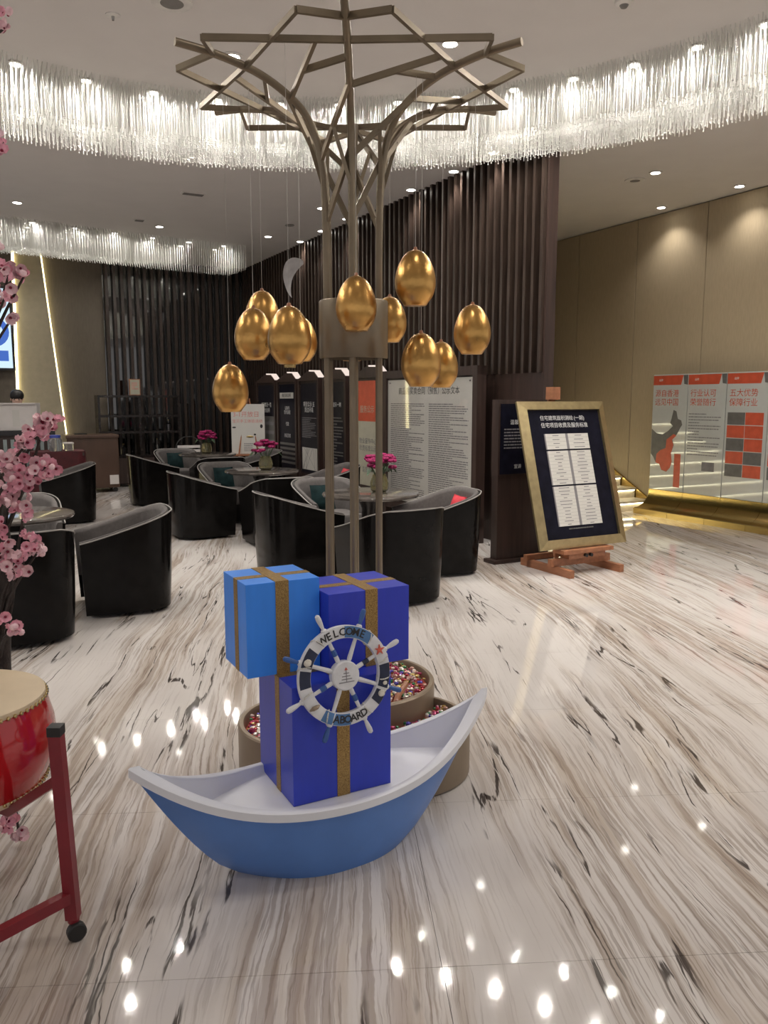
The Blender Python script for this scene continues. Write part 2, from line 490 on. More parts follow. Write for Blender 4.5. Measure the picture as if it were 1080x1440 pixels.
# leaning cream panel with a light line along its edge
lp = MB().prism([(-1.0, 0), (1.90, 0), (1.55, CEIL), (-1.0, CEIL)], -.10, 'y', 16.14).build('slanted_panel', M['cream_panel'], wb, smooth=False, xf=WE)
MB().prism([(1.90, 0), (1.928, 0), (1.578, CEIL), (1.55, CEIL)], -.05, 'y', 16.14).build('light_strip', M['led'], wb, smooth=False, xf=WE)
MB().prism([(.98, 0), (1.03, 0), (1.12, CEIL), (1.07, CEIL)], -.14, 'y', 16.14).build('light_strip', M['led'], wb, smooth=False, xf=WE)
MB().prism([(-2.0, 0), (.98, 0), (1.07, CEIL), (-2.0, CEIL)], -.20, 'y', 16.14).build('slanted_panel', M['taupe'], wb, smooth=False, xf=WE)

# fabric panelled wall on the right
wr = struct(MB().box(9.02, 9.2, 3.0, 12.8, 0, CEIL).build('wall_right', M['seam'], smooth=False, xf=WE))
pan_me = MB().box(-.03, .03, -.618, .618, -2.09, 2.09).mesh('panel', M['fabric_wall'], smooth=False, bevel=.006)
for k in range(8):
    obj('panel', pan_me, wr, WE(9.01, 3.395 + 1.247*k, 2.1), (0, 0, ROOM))
struct(MB().box(5.6, 9.2, 12.6, 12.8, 0, CEIL).build('wall_stairwell', M['fabric_wall'], smooth=False, xf=WE))

# steps with lit nosings between the two walls
st = struct(thing('stairs', None, None))
for k in range(8):
    b0 = 8.50 + .30*k; z1 = .15*(k+1)
    s_ = MB().box(5.64, 8.93, b0, b0 + .30 if k < 7 else 12.6, 0, z1-.03).build('step', M['step_stone'], st, smooth=False, xf=WE)
    MB().box(5.64, 8.93, b0-.03, b0 + .31 if k < 7 else 12.6, z1-.03, z1).build('tread', M['step_stone'], s_, smooth=False, xf=WE)
    MB().box(5.70, 8.90, b0-.024, b0-.006, z1-.044, z1-.031).build('light_strip', M['step_led'], s_, smooth=False, xf=WE)
MB().prism([(8.42, .0), (8.9, .0), (11.0, 1.10), (11.0, 1.42), (8.42, .10)], .035, 'x', 8.945).build('stringer', M['brass'], st, smooth=False, xf=WE)

# ------------------------------------------------------------------ crystal curtains
def ring_r(phi):
    return RR[0] + RR[1]*cos(phi) + RR[2]*sin(phi) + RR[3]*cos(2*phi) + RR[4]*sin(2*phi)
RC = (-.135, 3.645)
RR = (3.448, 0.0, 0.374, 0.094, -0.207)
def ring_pt(phi, off): 
    r = ring_r(phi) + off
    return Vector((RC[0] + r*cos(phi), RC[1] + r*sin(phi), 0))
ZB = 3.82
def lamp_unit(parent, p, watts):
    MB().lathe([(.058, CEIL-.004), (.062, CEIL-.012), (.045, CEIL-.014)], 14, (p.x, p.y, 0), True, False).build('lamp_ring', M['lamp_trim'], parent)
    MB().lathe([(.043, CEIL-.013), (.040, CEIL-.020)], 14, (p.x, p.y, 0)).build('lamp_lens', M['crystal_glow'], parent)
    ld = bpy.data.lights.new('crystal_lamp', 'SPOT'); ld.energy = watts; ld.spot_size = R(168); ld.spot_blend = .35
    ld.color = (1.0, .95, .87); ld.shadow_soft_size = .03
    lo = bpy.data.objects.new('crystal_lamp', ld); C.objects.link(lo); lo.parent = parent
    lo.location = (p.x, p.y, CEIL-.03)
def strand(mb, x, y, z0, z1, r, a0):
    vs = []
    for z in (z0, z1):
        for k in range(3):
            a = a0 + 2*pi*k/3
            vs.append((x + r*cos(a), y + r*sin(a), z))
    mb.add(vs, [(0,1,4,3),(1,2,5,4),(2,0,3,5)])
    mb.octa((x, y, z0), .0075)
ch = thing('crystal_chandelier', 'broad curved crystal strand curtain ring under the ceiling around the bronze tree', 'chandelier', (RC[0], RC[1], 0))
ch.location = (0, 0, 0)
mb = MB()
rows = 24
for j in range(rows):
    off = .85*j/(rows-1)
    n = int(3.8*(ring_r(pi/2) + off)/.035)
    for k in range(n):
        phi = pi/2 - 1.9 + 3.8*(k + .5*(j % 2) + random.uniform(-.12, .12))/n
        p = ring_pt(phi, off + random.uniform(-.008, .008))
        strand(mb, p.x, p.y, ZB + random.uniform(-.012, .012) + .01*sin(j*2.1), CEIL, .0028, random.uniform(0, 2))
tag(mb.build('crystal_strands', M['crystal'], ch, smooth=False), None, None, kind='stuff')
for (off, n, ph) in ((.17, 27, 0.0), (.72, 31, .4)):
    for k in range(n):
        phi = pi/2 - 1.8 + 3.6*(k + ph)/n
        lamp_unit(ch, ring_pt(phi, off), CRYSTAL_W)

ch2 = thing('crystal_chandelier', 'far straight crystal strand curtain hanging over the left end of the lounge', 'chandelier')
mb = MB()
c2 = [Vector((-7.2, 10.4, 0)), Vector((-5.45, 11.88, 0)), Vector((-4.5, 12.64, 0)), Vector((-3.45, 13.45, 0)), Vector((-2.36, 14.17, 0))]
c2n = Vector((-.56, .83, 0))
def along(path, t):
    L = [(path[i+1]-path[i]).length for i in range(len(path)-1)]; s = t*sum(L)
    for i, l in enumerate(L):
        if s <= l or i == len(L)-1: return path[i].lerp(path[i+1], s/l)
        s -= l
for j in range(16):
    n = int(6.3/.040)
    for k in range(n+1):
        p = along(c2, min((k + .5*(j % 2))/n, 1)) + c2n*(.75*j/15)
        strand(mb, p.x, p.y, 3.80 + random.uniform(-.012, .012), CEIL, .0036, random.uniform(0, 2))
tag(mb.build('crystal_strands', M['crystal'], ch2, smooth=False), None, None, kind='stuff')
for k in range(10):
    lamp_unit(ch2, along(c2, (k+.5)/10) + c2n*.20, CRYSTAL_W*.42)
    lamp_unit(ch2, along(c2, (k+.5)/10) + c2n*.60, CRYSTAL_W*.42)

# ------------------------------------------------------------------ ceiling fittings
def downlight(x, y, label, watts=DOWN_W, lit=True):
    t = thing('downlight', label, 'ceiling light', (x, y, CEIL), 0, 'recessed ceiling downlights')
    MB().lathe([(.075, -.001), (.078, -.010), (.056, -.014), (.052, -.004)], 18, (0,0,0), True, False).build('trim_ring', M['lamp_trim'], t)
    MB().lathe([(.050, -.006), (.044, -.016)], 18).build('lens', M['lamp_glow'], t)
    ld = bpy.data.lights.new('downlight_lamp', 'SPOT'); ld.energy = watts; ld.spot_size = R(118); ld.spot_blend = .75
    ld.color = (1.0, .945, .88); ld.shadow_soft_size = .045
    lo = bpy.data.objects.new('downlight_lamp', ld); C.objects.link(lo); lo.parent = t; lo.location = (0, 0, -.03)
DL = [
    (-4.873, 11.139, 'small round downlight at the far left, just before the far crystal curtain'),
    (-3.40, 12.64, 'small round downlight left of centre, in front of the far crystal curtain'),
    (-1.861, 13.387, 'small round downlight near the right end of the far crystal curtain'),
    (-1.389, 13.796, 'small round downlight just beyond the hanging white crescent moon'),
    (-.971, 12.949, 'small round downlight low beside the left tree pole, lower of two there'),
    (-.856, 11.458, 'small round downlight beside the left tree pole, upper of two there'),
    (-.546, 12.11, 'small round downlight beside the middle tree pole, above the slatted wall'),
    (.337, 10.483, 'small round downlight above the slatted wall, right of the tree'),
    (.799, 9.666, 'small round downlight touching the crystal curtain above the slatted wall'),
    (3.134, 9.724, 'round downlight over the right corridor, highest of three'),
    (3.778, 11.417, 'round downlight over the right corridor, lowest and nearest the fabric wall'),
    (4.361, 10.315, 'round downlight over the right corridor, rightmost of three'),
    (-1.155, 6.552, 'round downlight seen through the left tree branches, inside the crystal ring'),
    (.486, 6.331, 'round downlight seen through the right tree branches, inside the crystal ring'),
    (1.16, 8.95, 'round downlight hidden behind the right part of the crystal ring'),
    (1.9, 5.0, 'added unseen downlight overhead, right of the tree and above the frame'),  # from here to the end: unseen downlights added to brighten the foreground
    (-2.3, 4.3, 'added unseen downlight overhead, left of the tree and above the frame'),
    (.3, 2.6, 'added unseen downlight overhead, above the boat'),
    (2.6, 3.2, 'added unseen downlight overhead, far right above the marble floor'),
    (-1.7, 1.9, 'added unseen downlight overhead, above the drum'),
    (1.2, .4, 'added unseen downlight overhead, behind the viewer on the right'),
    (-.9, -.4, 'added unseen downlight overhead, behind the viewer on the left'),
    (4.0, 6.4, 'added unseen downlight overhead, above the right display panels'),
]
for x, y, l in DL: downlight(x, y, l)
def fitting(name, label, cat, x, y, parts):
    t = thing(name, label, cat, (x, y, CEIL))
    for pn, prof, m in parts: MB().lathe(prof, 24, (0,0,0), True, True).build(pn, M[m], t)
fitting('ceiling_speaker', 'round flush ceiling speaker near the top left of the tree', 'speaker', -1.40, 5.72,
        [('rim', [(.135, 0), (.135, -.008), (.105, -.012)], 'lamp_trim'), ('grille', [(.100, -.010), (.03, -.016)], 'vent_grey')])
fitting('smoke_detector', 'small white smoke detector at the top right of the ceiling', 'detector', 1.58, 5.70,
        [('base', [(.06, 0), (.06, -.02), (.045, -.03)], 'lamp_trim'), ('sensor', [(.03, -.03), (.02, -.045)], 'vent_grey')])
fitting('ceiling_speaker', 'round flat grille in the right ceiling left of the downlights', 'speaker', 3.0, 10.06,
        [('rim', [(.12, 0), (.12, -.008), (.09, -.012)], 'lamp_trim'), ('grille', [(.09, -.010), (.03, -.014)], 'vent_grey')])
fitting('sprinkler', 'tiny sprinkler rose in the ceiling left of the speaker', 'sprinkler', -1.85, 5.9,
        [('plate', [(.05, 0), (.05, -.006), (.02, -.01)], 'lamp_trim'), ('nozzle', [(.012, -.01), (.008, -.035)], 'steel')])
for (x, y, w, l, lab) in ((-2.43, 10.69, .15, .06, 'narrow dark slot vent in the left ceiling'), (-3.57, 12.2, .07, .07, 'small square grey vent in the left ceiling')):
    t = thing('ceiling_vent', lab, 'vent', (x, y, CEIL), ROOM)
    MB().box(-w, w, -l, l, -.012, 0).build('frame', M['lamp_trim'], t, smooth=False)
    for k in range(3):
        MB().box(-w*.85, w*.85, -l*.7 + k*l*.55, -l*.7 + k*l*.55 + l*.3, -.02, -.012).build('louvre', M['vent_grey'], t, smooth=False)
# crescent moon on a thread
t = thing('crescent_moon', 'white crescent moon cut-out hanging on threads before the slatted wall', 'ornament', (-1.387, 12.54, 3.43), .1)
mo = [(200,75),(175,58),(150,50),(122,46),(95,50),(68,64),(45,86),(28,120),(20,155),(17,190),(19,225),(26,265),(36,300),(48,335),(62,362),(78,384),(93,398),
      (88,380),(84,350),(84,315),(88,280),(95,245),(106,215),(120,190),(138,165),(158,140),(180,118),(200,100)]
MB().prism(list(reversed([((x-100)*.00168, (220-y)*.00168) for x, y in mo])), .03, 'y', -.015).build('crescent', M['moon'], t)
MB().tube([(-.03, 0, .28), (-.03, 0, .765)], .0015, 4).build('thread', M['wire'], t)
MB().lathe([(.07, .768), (.07, .755)], 16, (-.03, 0, 0)).build('ceiling_plate', M['vent_grey'], t)

# ------------------------------------------------------------------ boat with the gift boxes
bt = thing('wooden_boat', 'small blue and white wooden display boat on the marble floor', 'boat', (-.192, 2.732, 0), R(30.5))
BL, BW, ZT, ZM = .70, .231, .46, .266
def rim_pt(s, side, inset=0.0):
    w = max(BW*(1 - abs(s)**1.82) - inset, .0)
    return Vector(((BL - inset*1.4)*s, side*w, ZM + (ZT - ZM)*abs(s)**2.9))
def bot_pt(s, side):
    return Vector((.355*s, side*.18*(1 - abs(s)**2.4), 0))
NS = 40
loop = [(-1 + 2*k/NS, -1) for k in range(NS)] + [(1 - 2*k/NS, 1) for k in range(NS)]
def hull_row(t, top_drop=.030):
    out = []
    for s, side in loop:
        a = bot_pt(s, side); r = rim_pt(s, side, .008); r.z -= top_drop
        q = t**.74
        out.append(Vector((a.x + (r.x-a.x)*q, a.y + (r.y-a.y)*q, r.z*t)))
    return out
mb = MB(); rr_ = [hull_row(k/9) for k in range(10)]
mb.grid(rr_, close_u=True); mb.add(rr_[0], [tuple(range(len(loop)))])
mb.build('hull', M['boat_blue'], bt, angle=50)
mb = MB()
def ring_row(inset, dz): 
    out = []
    for s, side in loop:
        p = rim_pt(s, side, inset); p.z += dz; out.append(p)
    return out
mb.grid([ring_row(.004, -.034), ring_row(-.004, -.030), ring_row(-.004, -.003), ring_row(.0, 0), ring_row(.020, 0), ring_row(.024, -.004), ring_row(.024, -.030)], close_u=True, close_v=True)
mb.build('gunwale', M['boat_white'], bt, angle=50)
DZ = .243
def deck_pt(s, side): return Vector((.535*s, side*.198*(1 - abs(s)**1.9), DZ))
mb = MB(); mb.grid([ring_row(.022, -.004), [deck_pt(s, d).lerp(rim_pt(s, d, .022), .5) - Vector((0,0,.008)) for s, d in loop], [deck_pt(s, d) for s, d in loop]], close_u=True)
mb.build('inner_planking', M['boat_white'], bt, angle=50)
mb = MB(); mb.add([deck_pt(s, d) + Vector((0,0,.0)) for s, d in loop], [tuple(range(len(loop)))]); 
mb.add([deck_pt(s, d) - Vector((0,0,.012)) for s, d in loop], [tuple(reversed(range(len(loop))))])
mb.build('deck', M['boat_white'], bt, angle=50)

def gift(a, b, z, w, d, h_, mat, label, fx, fy, rw=.048):
    t = thing('gift_box', label, 'gift box', WE(a + w/2, b + d/2, z), ROOM, 'blue gift boxes stacked in the boat')
    MB().box(-w/2, w/2, -d/2, d/2, 0, h_).build('box', M[mat], t, smooth=False, bevel=.0015)
    x = -w/2 + fx*w; y = -d/2 + fy*d; e = .0012
    def band(x0, x1, y0, y1, e2, nm):
        mb = MB()
        mb.box(x0, x1, y0, y1, h_, h_ + e2)
        if x1 - x0 < y1 - y0:
            mb.box(x0, x1, y0-e2, y0, 0, h_ + e2); mb.box(x0, x1, y1, y1+e2, 0, h_ + e2)
        else:
            mb.box(x0-e2, x0, y0, y1, 0, h_ + e2); mb.box(x1, x1+e2, y0, y1, 0, h_ + e2)
        mb.build(nm, M['glitter'], t, smooth=False)
    band(-w/2, w/2, y-rw*.42, y+rw*.42, e, 'ribbon')
    band(x-rw/2, x+rw/2, -d/2, d/2, e*1.8, 'ribbon')
gift(.923, 2.381, DZ+.001, .37, .33, .415, 'box_deep', 'deep blue gift box standing on the boat deck, lowest of the stack', .50, .42)
gift(.823, 2.533, DZ+.417, .268, .25, .326, 'box_light', 'light sky blue gift box on top of the stack, left one', .48, .44)
gift(1.094, 2.463, DZ+.417, .318, .275, .277, 'box_royal', 'royal blue gift box on top of the stack, right one', .52, .45)

# ship's wheel
wh = thing('ship_wheel', "white and blue ship's wheel decoration reading WELCOME ABOARD leaning on the boxes", 'ship wheel', WE(1.10, 2.352, .685), ROOM, None, R(-7))
wh.rotation_euler = (Matrix.Rotation(ROOM, 3, 'Z') @ Matrix.Rotation(R(-7), 3, 'X')).to_euler()
RO, RI = .168, .126
def arc_band(r0, r1, a0, a1, y0, y1, n):
    mb = MB(); rows_ = []
    for k in range(n+1):
        a = R(a0 + (a1-a0)*k/n); c_, s_ = cos(a), sin(a)
        rows_.append([(r0*c_, y0, r0*s_), (r1*c_, y0, r1*s_), (r1*c_, y1, r1*s_), (r0*c_, y1, r0*s_)])
    closed = abs(a1-a0) >= 360
    if closed: rows_.pop()
    mb.grid(rows_, close_u=True, close_v=closed)
    if not closed:
        nn = len(rows_); mb.f += [(0,1,2,3), tuple(reversed([4*(nn-1)+i for i in range(4)]))]; mb.m += [0,0]
    return mb
arc_band(RI, RO, 0, 360, -.011, .011, 64).build('rim', M['wheel_white'], wh, bevel=.002)
for a0, a1, m in ((47, 88, 'wheel_blue'), (138, 162, 'wheel_navy'), (166, 188, 'wheel_navy'), (-24, 7, 'wheel_navy'), (-45, -28, 'wheel_navy'), (-127, -112, 'wheel_blue'), (-110, -87, 'wheel_blue')):
    arc_band(RI+.002, RO-.002, a0, a1, -.0122, -.0108, 8).build('painted_segment', M[m], wh, smooth=False)
mb = MB(); mb.lathe([(.046, -.016), (.050, -.012), (.050, .014), (.03, .016)], 28)
mb.v = [(x, z, y) for x, y, z in mb.v]; hub = mb.build('hub', M['wheel_white'], wh)
for k in range(8):
    a = R(22.5 + 45*k); d = Vector((cos(a), 0, sin(a)))
    MB().tube([d*.045, d*.06, d*.085, d*.128], [.007, .0085, .0075, .0065], 8).build('spoke', M['wheel_white'], wh)
    if k in (0, 2, 4, 6):
        MB().tube([d*.075, d*.098], .0092, 8).build('spoke_band', M['handle_blue' if k != 0 else 'wheel_navy'], wh)
    MB().tube([d*.165, d*.172, d*.176], [.010, .011, .007], 8).build('handle_collar', M['wheel_white'], wh)
    MB().tube([d*.172, d*.182, d*.198, d*.214, d*.226, d*.230], [.0055, .006, .0085, .0098, .008, .003], 10).build('handle', M['wheel_white' if k % 2 == 0 else 'handle_blue'], wh)
def arc_text(s, a0, a1, r, up):
    n = len(s)
    for i, chv in enumerate(s):
        a = a0 + (a1-a0)*i/(n-1)
        ra = R(a)
        rot = ra - pi/2 if up else ra + pi/2
        M3 = Matrix.Rotation(-rot, 3, 'Y') @ Matrix.Rotation(pi/2, 3, 'X')
        o = lettering('letter', chv, .036, M['ink'], wh, (r*cos(ra), -.0128, r*sin(ra)), bold=.0006)
        o.rotation_euler = M3.to_euler()
arc_text('WELCOME', 121, 62, .147, True)
arc_text('ABOARD', -107, -66, .147, False)
# sailing boat drawn on the hub
mb = MB()
for (x0, x1, z0) in ((-.028, .028, -.022), (-.018, .020, -.012), (-.016, .014, -.002), (-.010, .010, .008)):
    mb.box(x0, x1, -.0172, -.0162, z0, z0+.0028)
mb.box(-.001, .001, -.0172, -.0162, -.02, .028)
mb.build('boat_drawing', M['soft_ink'], hub, smooth=False)
MB().prism([(-.006, .020), (.006, .020), (0, .030)], -.001, 'y', -.0162).build('red_pennant', M['starfish'], hub, smooth=False)
# rope wraps, starfish and shells
for a in (128, 51, 200, -10, -57, -118, 164, 15):
    ra = R(a); d = Vector((cos(ra), 0, sin(ra)))
    pth = []
    for k in range(13):
        q = 2*pi*k/12; rr2 = (RO+RI)/2 + ((RO-RI)/2 + .003)*cos(q)
        pth.append(d*rr2 + Vector((0, .015*sin(q), 0)) + Vector((-sin(ra), 0, cos(ra)))*(.010*sin(q+.6)))
    MB().tube(pth, .0024, 6).build('rope', M['rope'], wh)
sf = [(.019*(1 if k % 2 == 0 else .36)*cos(pi/2 + pi*k/5), .019*(1 if k % 2 == 0 else .36)*sin(pi/2 + pi*k/5)) for k in range(10)]
o = MB().prism(sf, -.006, 'y', 0).build('starfish', M['starfish'], wh); o.location = (.147*cos(R(28)), -.012, .147*sin(R(28)))
for a, r_ in ((155, .014), (-32, .013), (-18, .008)):
    mb = MB(); mb.ball((0,0,0), r_, 10, 6, (1, .7, .85))
    for k in range(5):
        q = R(30 + 30*k); mb.ball((r_*.6*cos(q), -r_*.25, r_*.6*sin(q)), r_*.42, 6, 4)
    o = mb.build('shell', M['shell'], wh); o.location = (.150*cos(R(a)), -.017, .150*sin(R(a)))
mb = MB(); mb.tube([(-.02, 0, -.006), (-.008, -.004, 0), (.006, -.004, .004), (.018, 0, .008)], [.002, .008, .007, .001], 8)
o = mb.build('spiral_shell', M['bronze_drum'], wh); o.location = (.147*cos(R(217)), -.014, .147*sin(R(217)))

# ------------------------------------------------------------------ tiered planter and bronze tree
TX, TY = -.135, 3.645
pl = thing('tiered_planter', 'bronze tiered round planter full of wrapped sweets at the foot of the tree', 'planter', (TX, TY, 0))
def drum_planter(nm, cx, cy, r, h_, hole=None):
    mb = MB(); mb.lathe([(r-.01, 0), (r, .008), (r, h_-.006), (r-.006, h_), (r-.022, h_), (r-.026, h_-.006), (r-.026, h_-.05)], 56, (cx, cy, 0), True, False)
    p_ = mb.build(nm, M['bronze_drum'], pl, angle=40)
    mb = MB(); rnd = random.Random(int(r*1000) + int(cx*1000))
    n = int(1500*(r/.36)**2)
    for k in range(n):
        q = math.sqrt(rnd.random())*(r-.045); a = rnd.uniform(0, 2*pi)
        x, y = cx + q*cos(a), cy + q*sin(a)
        if hole and math.hypot(x-hole[0], y-hole[1]) < hole[2] + .02: continue
        s_ = rnd.uniform(.007, .014); zz = h_ - .03 + rnd.uniform(0, .022)
        mb.ball((x, y, zz), s_, 5, 3, (rnd.uniform(.7, 1.3), rnd.uniform(.7, 1.4), rnd.uniform(.5, .9)))
    tag(mb.build('sweets', M['candy'], p_, smooth=False), None, None, kind='stuff')
    MB().lathe([(r-.027, h_-.05), (.01, h_-.045)], 40, (cx, cy, 0), False, True).build('filling', M['starfish'], p_, smooth=False)
drum_planter('tall_tier', 0, 0, .372, .30)
drum_planter('low_tier', .062-TX, 3.35-TY, .312, .225, (0, 0, .372))
drum_planter('low_tier', -.325-TX, 3.35-TY, .308, .225, (0, 0, .372))
MB().tube([(.18, -.26, .26), (.20, -.22, .30), (.235, -.12, .315)], .014, 8).build('cinnamon_stick', M['easel_wood'], pl)

tr = thing('metal_tree', 'tall bronze metal tree sculpture with six poles and a lattice crown', 'sculpture', (TX, TY, .25))
PROF = [(.13, 0.0), (.13, 1.1), (.131, 1.98), (.136, 2.22), (.147, 2.33), (.178, 2.45), (.228, 2.53), (.298, 2.585), (.385, 2.63), (.48, 2.66), (.62, 2.685), (.76, 2.695)]
def prof_at(r):
    for (r0, z0), (r1, z1) in zip(PROF, PROF[1:]):
        if r <= r1 and r1 > r0: return z0 + (z1-z0)*(r-r0)/(r1-r0)
    return PROF[-1][1]
def az(k): return R(-90 + 60*k)
def tp(k, r, extra=0.0, dz=0.0):
    a = az(k) + R(extra); return Vector((r*cos(a), r*sin(a), prof_at(r) + dz))
def smooth_path(pts, n=5):
    out = []
    for i in range(len(pts)-1):
        p0 = pts[max(i-1, 0)]; p1 = pts[i]; p2 = pts[i+1]; p3 = pts[min(i+2, len(pts)-1)]
        for j in range(n):
            t = j/n
            out.append(.5*((2*p1) + (p2-p0)*t + (2*p0-5*p1+4*p2-p3)*t*t + (3*p1-p0-3*p2+p3)*t**3))
    out.append(pts[-1]); return out
for k in range(6):
    pts = [Vector((r*cos(az(k)), r*sin(az(k)), z)) for r, z in PROF]
    MB().tube([pts[0], pts[1]] + smooth_path(pts[2:], 5), .0155, 12).build('pole', M['bronze'], tr)
def bar(*ps): MB().tube(ps, 0, flat=(.0075, .0115)).build('lattice_bar', M['bronze'], tr, smooth=False)
for k in range(6):
    for sgn in (1, -1):
        n2 = (k + sgn) % 6
        apex = tp(k, .725, sgn*13, -.03)
        bar(tp(k, .61), apex); bar(apex, tp(n2, .48))
    n1 = (k+1) % 6
    inner_mid = tp(n1, .48).lerp(tp(k, .725, 13, -.03), .22)
    bar(tp(k, .285), inner_mid)
    half = tp(k, .285).lerp(inner_mid, .5)
    bar(half, tp(n1, .40))
    bar(tp(k, .152), tp(n1, .30))
    bar(tp(n1, .137), tp(k, .152).lerp(tp(n1, .30), .45))
    bar(Vector((.13*cos(az(k)), .13*sin(az(k)), 2.10)), tp(n1, .16))
mb = MB(); mb.lathe([(.150, 1.53), (.152, 1.535), (.152, 1.775), (.150, 1.78), (.146, 1.78), (.146, 1.53)], 48, (0,0,0), False, False)
mb.v = mb.v; mb.build('collar_band', M['bronze'], tr)

# ------------------------------------------------------------------ golden eggs on threads
EG = [
    (324, 512, 581, 3.80, 'lowest and leftmost gold egg, hanging alone above the far poster'),
    (357, 434, 507, 3.56, 'gold egg at the left front of the cluster left of the poles'),
    (369, 410, 474, 4.02, 'gold egg peeking over the top of the left cluster'),
    (407, 431, 513, 3.17, 'large gold egg with a yellow tag, right front of the left cluster'),
    (423, 447, 509, 4.18, 'gold egg half hidden behind the largest egg of the left cluster'),
    (501, 389, 466, 3.37, 'gold egg hanging right in front of the bronze collar band'),
    (495, 450, 505, 4.22, 'gold egg hanging behind the middle pole, under the collar band'),
    (548, 418, 482, 4.06, 'gold egg just right of the right-hand tree pole'),
    (584, 353, 430, 3.38, 'highest gold egg, right of the tree against the slats'),
    (592, 469, 545, 3.42, 'gold egg in front of the white notice board, left of a pair'),
    (620, 481, 546, 3.98, 'gold egg half hidden behind the egg before the notice board'),
    (664, 429, 499, 3.72, 'rightmost gold egg, hanging alone against the slats'),
]
EH = .232
prof = []
for k in range(19):
    t_ = k/18
    z = t_
    r = .5*.70*1.06*math.sqrt(max(1 - (2*t_-1)**2, 0))*(1.0 - .30*(t_-.38))
    prof.append([r, z])
# flattened open bottom
prof = [(.046/EH, .034)] + [(r, z) for r, z in prof if z > .06]
prof[-1] = (.004, 1.0)
egg_me = MB().lathe([(r*EH, z*EH) for r, z in prof], 28).mesh('shell', M['egg'], angle=60)
F_, P_ = 1130.0, R(7.96)
def at_depth(px, py, y):
    u = (px-540)/F_; v = (py-720)/F_
    d = Vector((u, cos(P_) - v*sin(P_), -sin(P_) - v*cos(P_)))
    return Vector((0, 0, 1.6)) + d*(y/d.y)
for (px, y0, y1, dep, lab) in EG:
    p = at_depth(px, (y0+y1)/2, dep)
    t = thing('golden_egg', lab, 'egg ornament', (p.x, p.y, p.z - EH/2), random.uniform(0, 6), 'golden eggs hanging from the metal tree')
    obj('shell', egg_me, t)
    rr2 = min(max(math.hypot(p.x-TX, p.y-TY), .16), .74)
    top = .25 + prof_at(rr2) - (p.z - EH/2)
    MB().tube([(0, 0, EH-.002), (0, 0, top)], .0009, 4).build('thread', M['wire'], t)
    MB().lathe([(.010, EH-.004), (.006, EH+.008)], 8).build('cap', M['easel_wood'], t)
    if px == 407:
        MB().lathe([(.022, -.006), (.024, .006), (.02, .012)], 14).build('yellow_tag', M['stud'], t)

# ------------------------------------------------------------------ lounge chairs and tables
def chair_outline(inset, n=40):
    """U-shaped plan from the front of the left arm round the back to the right arm"""
    hw, yf, yb = .365 - inset, .33, -.08
    pts = []
    for k in range(6): pts.append((-hw + .012*(1-k/5.), yf + (yb-yf)*k/5.))
    for k in range(1, n):
        a = pi + pi*k/n
        ca, sa = cos(a), sin(a); e = 2/2.9
        pts.append((hw*math.copysign(abs(ca)**e, ca), yb + (.285-inset)*math.copysign(abs(sa)**e, sa)))
    for k in range(6): pts.append((hw - .012*(k/5.), yb + (yf-yb)*k/5.))
    return pts
def top_z(y):
    t = min(max((.33 - y)/.66, 0), 1)
    return .565 + .195*(t**1.15)
def make_chair():
    t = thing('tub_chair', 'chair', 'chair')
    o0, o1, o2 = chair_outline(0), chair_outline(.022), chair_outline(.075)
    def lift(o, z=None, dz=0, sc_=1.0): return [(x*sc_, y*sc_ - .0, (top_z(y) + dz) if z is None else z) for x, y in o]
    mb = MB()
    mb.grid([lift(o1, .03, 0, .925), lift(o0, .03, 0, .925), lift(o0, .30, 0, .965), lift(o0, None, -.008), lift(o0, None, 0), lift(o1, None, 0), lift(o1, .30, 0, .965)], close_v=True)
    n = len(o0); nr = 7
    mb.f += [tuple(j*n for j in range(nr)), tuple(reversed([j*n + n-1 for j in range(nr)]))]; mb.m += [0, 0]
    mb.build('shell', M['black_gloss'], t, angle=50)
    mb = MB()
    mb.grid([lift(o1, .22, 0, .955), lift(o1, None, -.002), lift(chair_outline(.030), None, .012), lift(chair_outline(.060), None, .010), lift(o2, None, -.02), lift(o2, .22, 0, .955)], close_v=True)
    mb.f += [tuple(j*n for j in range(6)), tuple(reversed([j*n + n-1 for j in range(6)]))]; mb.m += [0, 0]
    mb.build('upholstery', M['grey_uph'], t, angle=60)
    pth = [(x, y, top_z(y) + .003) for x, y in o0]
    MB().tube(pth, .0055, 6).build('piping', M['piping'], t)
    out = chair_outline(.08)
    def seat_row(s_, z): return [(x*s_, min(y, .30)*s_ , z) for x, y in out]
    mb = MB(); rows_ = [seat_row(.90, .25), seat_row(.945, .27), seat_row(.945, .40), seat_row(.90, .43), seat_row(.6, .44)]
    mb.grid(rows_, close_u=True); m_ = len(out)
    mb.f += [tuple(range(m_)), tuple(reversed(range(4*m_, 5*m_)))]; mb.m += [0, 0]
    mb.build('seat_cushion', M['grey_uph'], t, angle=50)
    mb = MB(); rows_ = [seat_row(.90, .03), seat_row(.93, .248)]
    mb.grid(rows_, close_u=True); mb.f += [tuple(range(m_)), tuple(reversed(range(m_, 2*m_)))]; mb.m += [0, 0]
    mb.build('seat_base', M['black_gloss'], t, angle=50)
    mb = MB(); rows_ = [seat_row(.82, 0), seat_row(.82, .03)]
    mb.grid(rows_, close_u=True); mb.f += [tuple(range(m_)), tuple(reversed(range(m_, 2*m_)))]; mb.m += [0, 0]
    mb.build('plinth', M['rubber'], t)
    return t
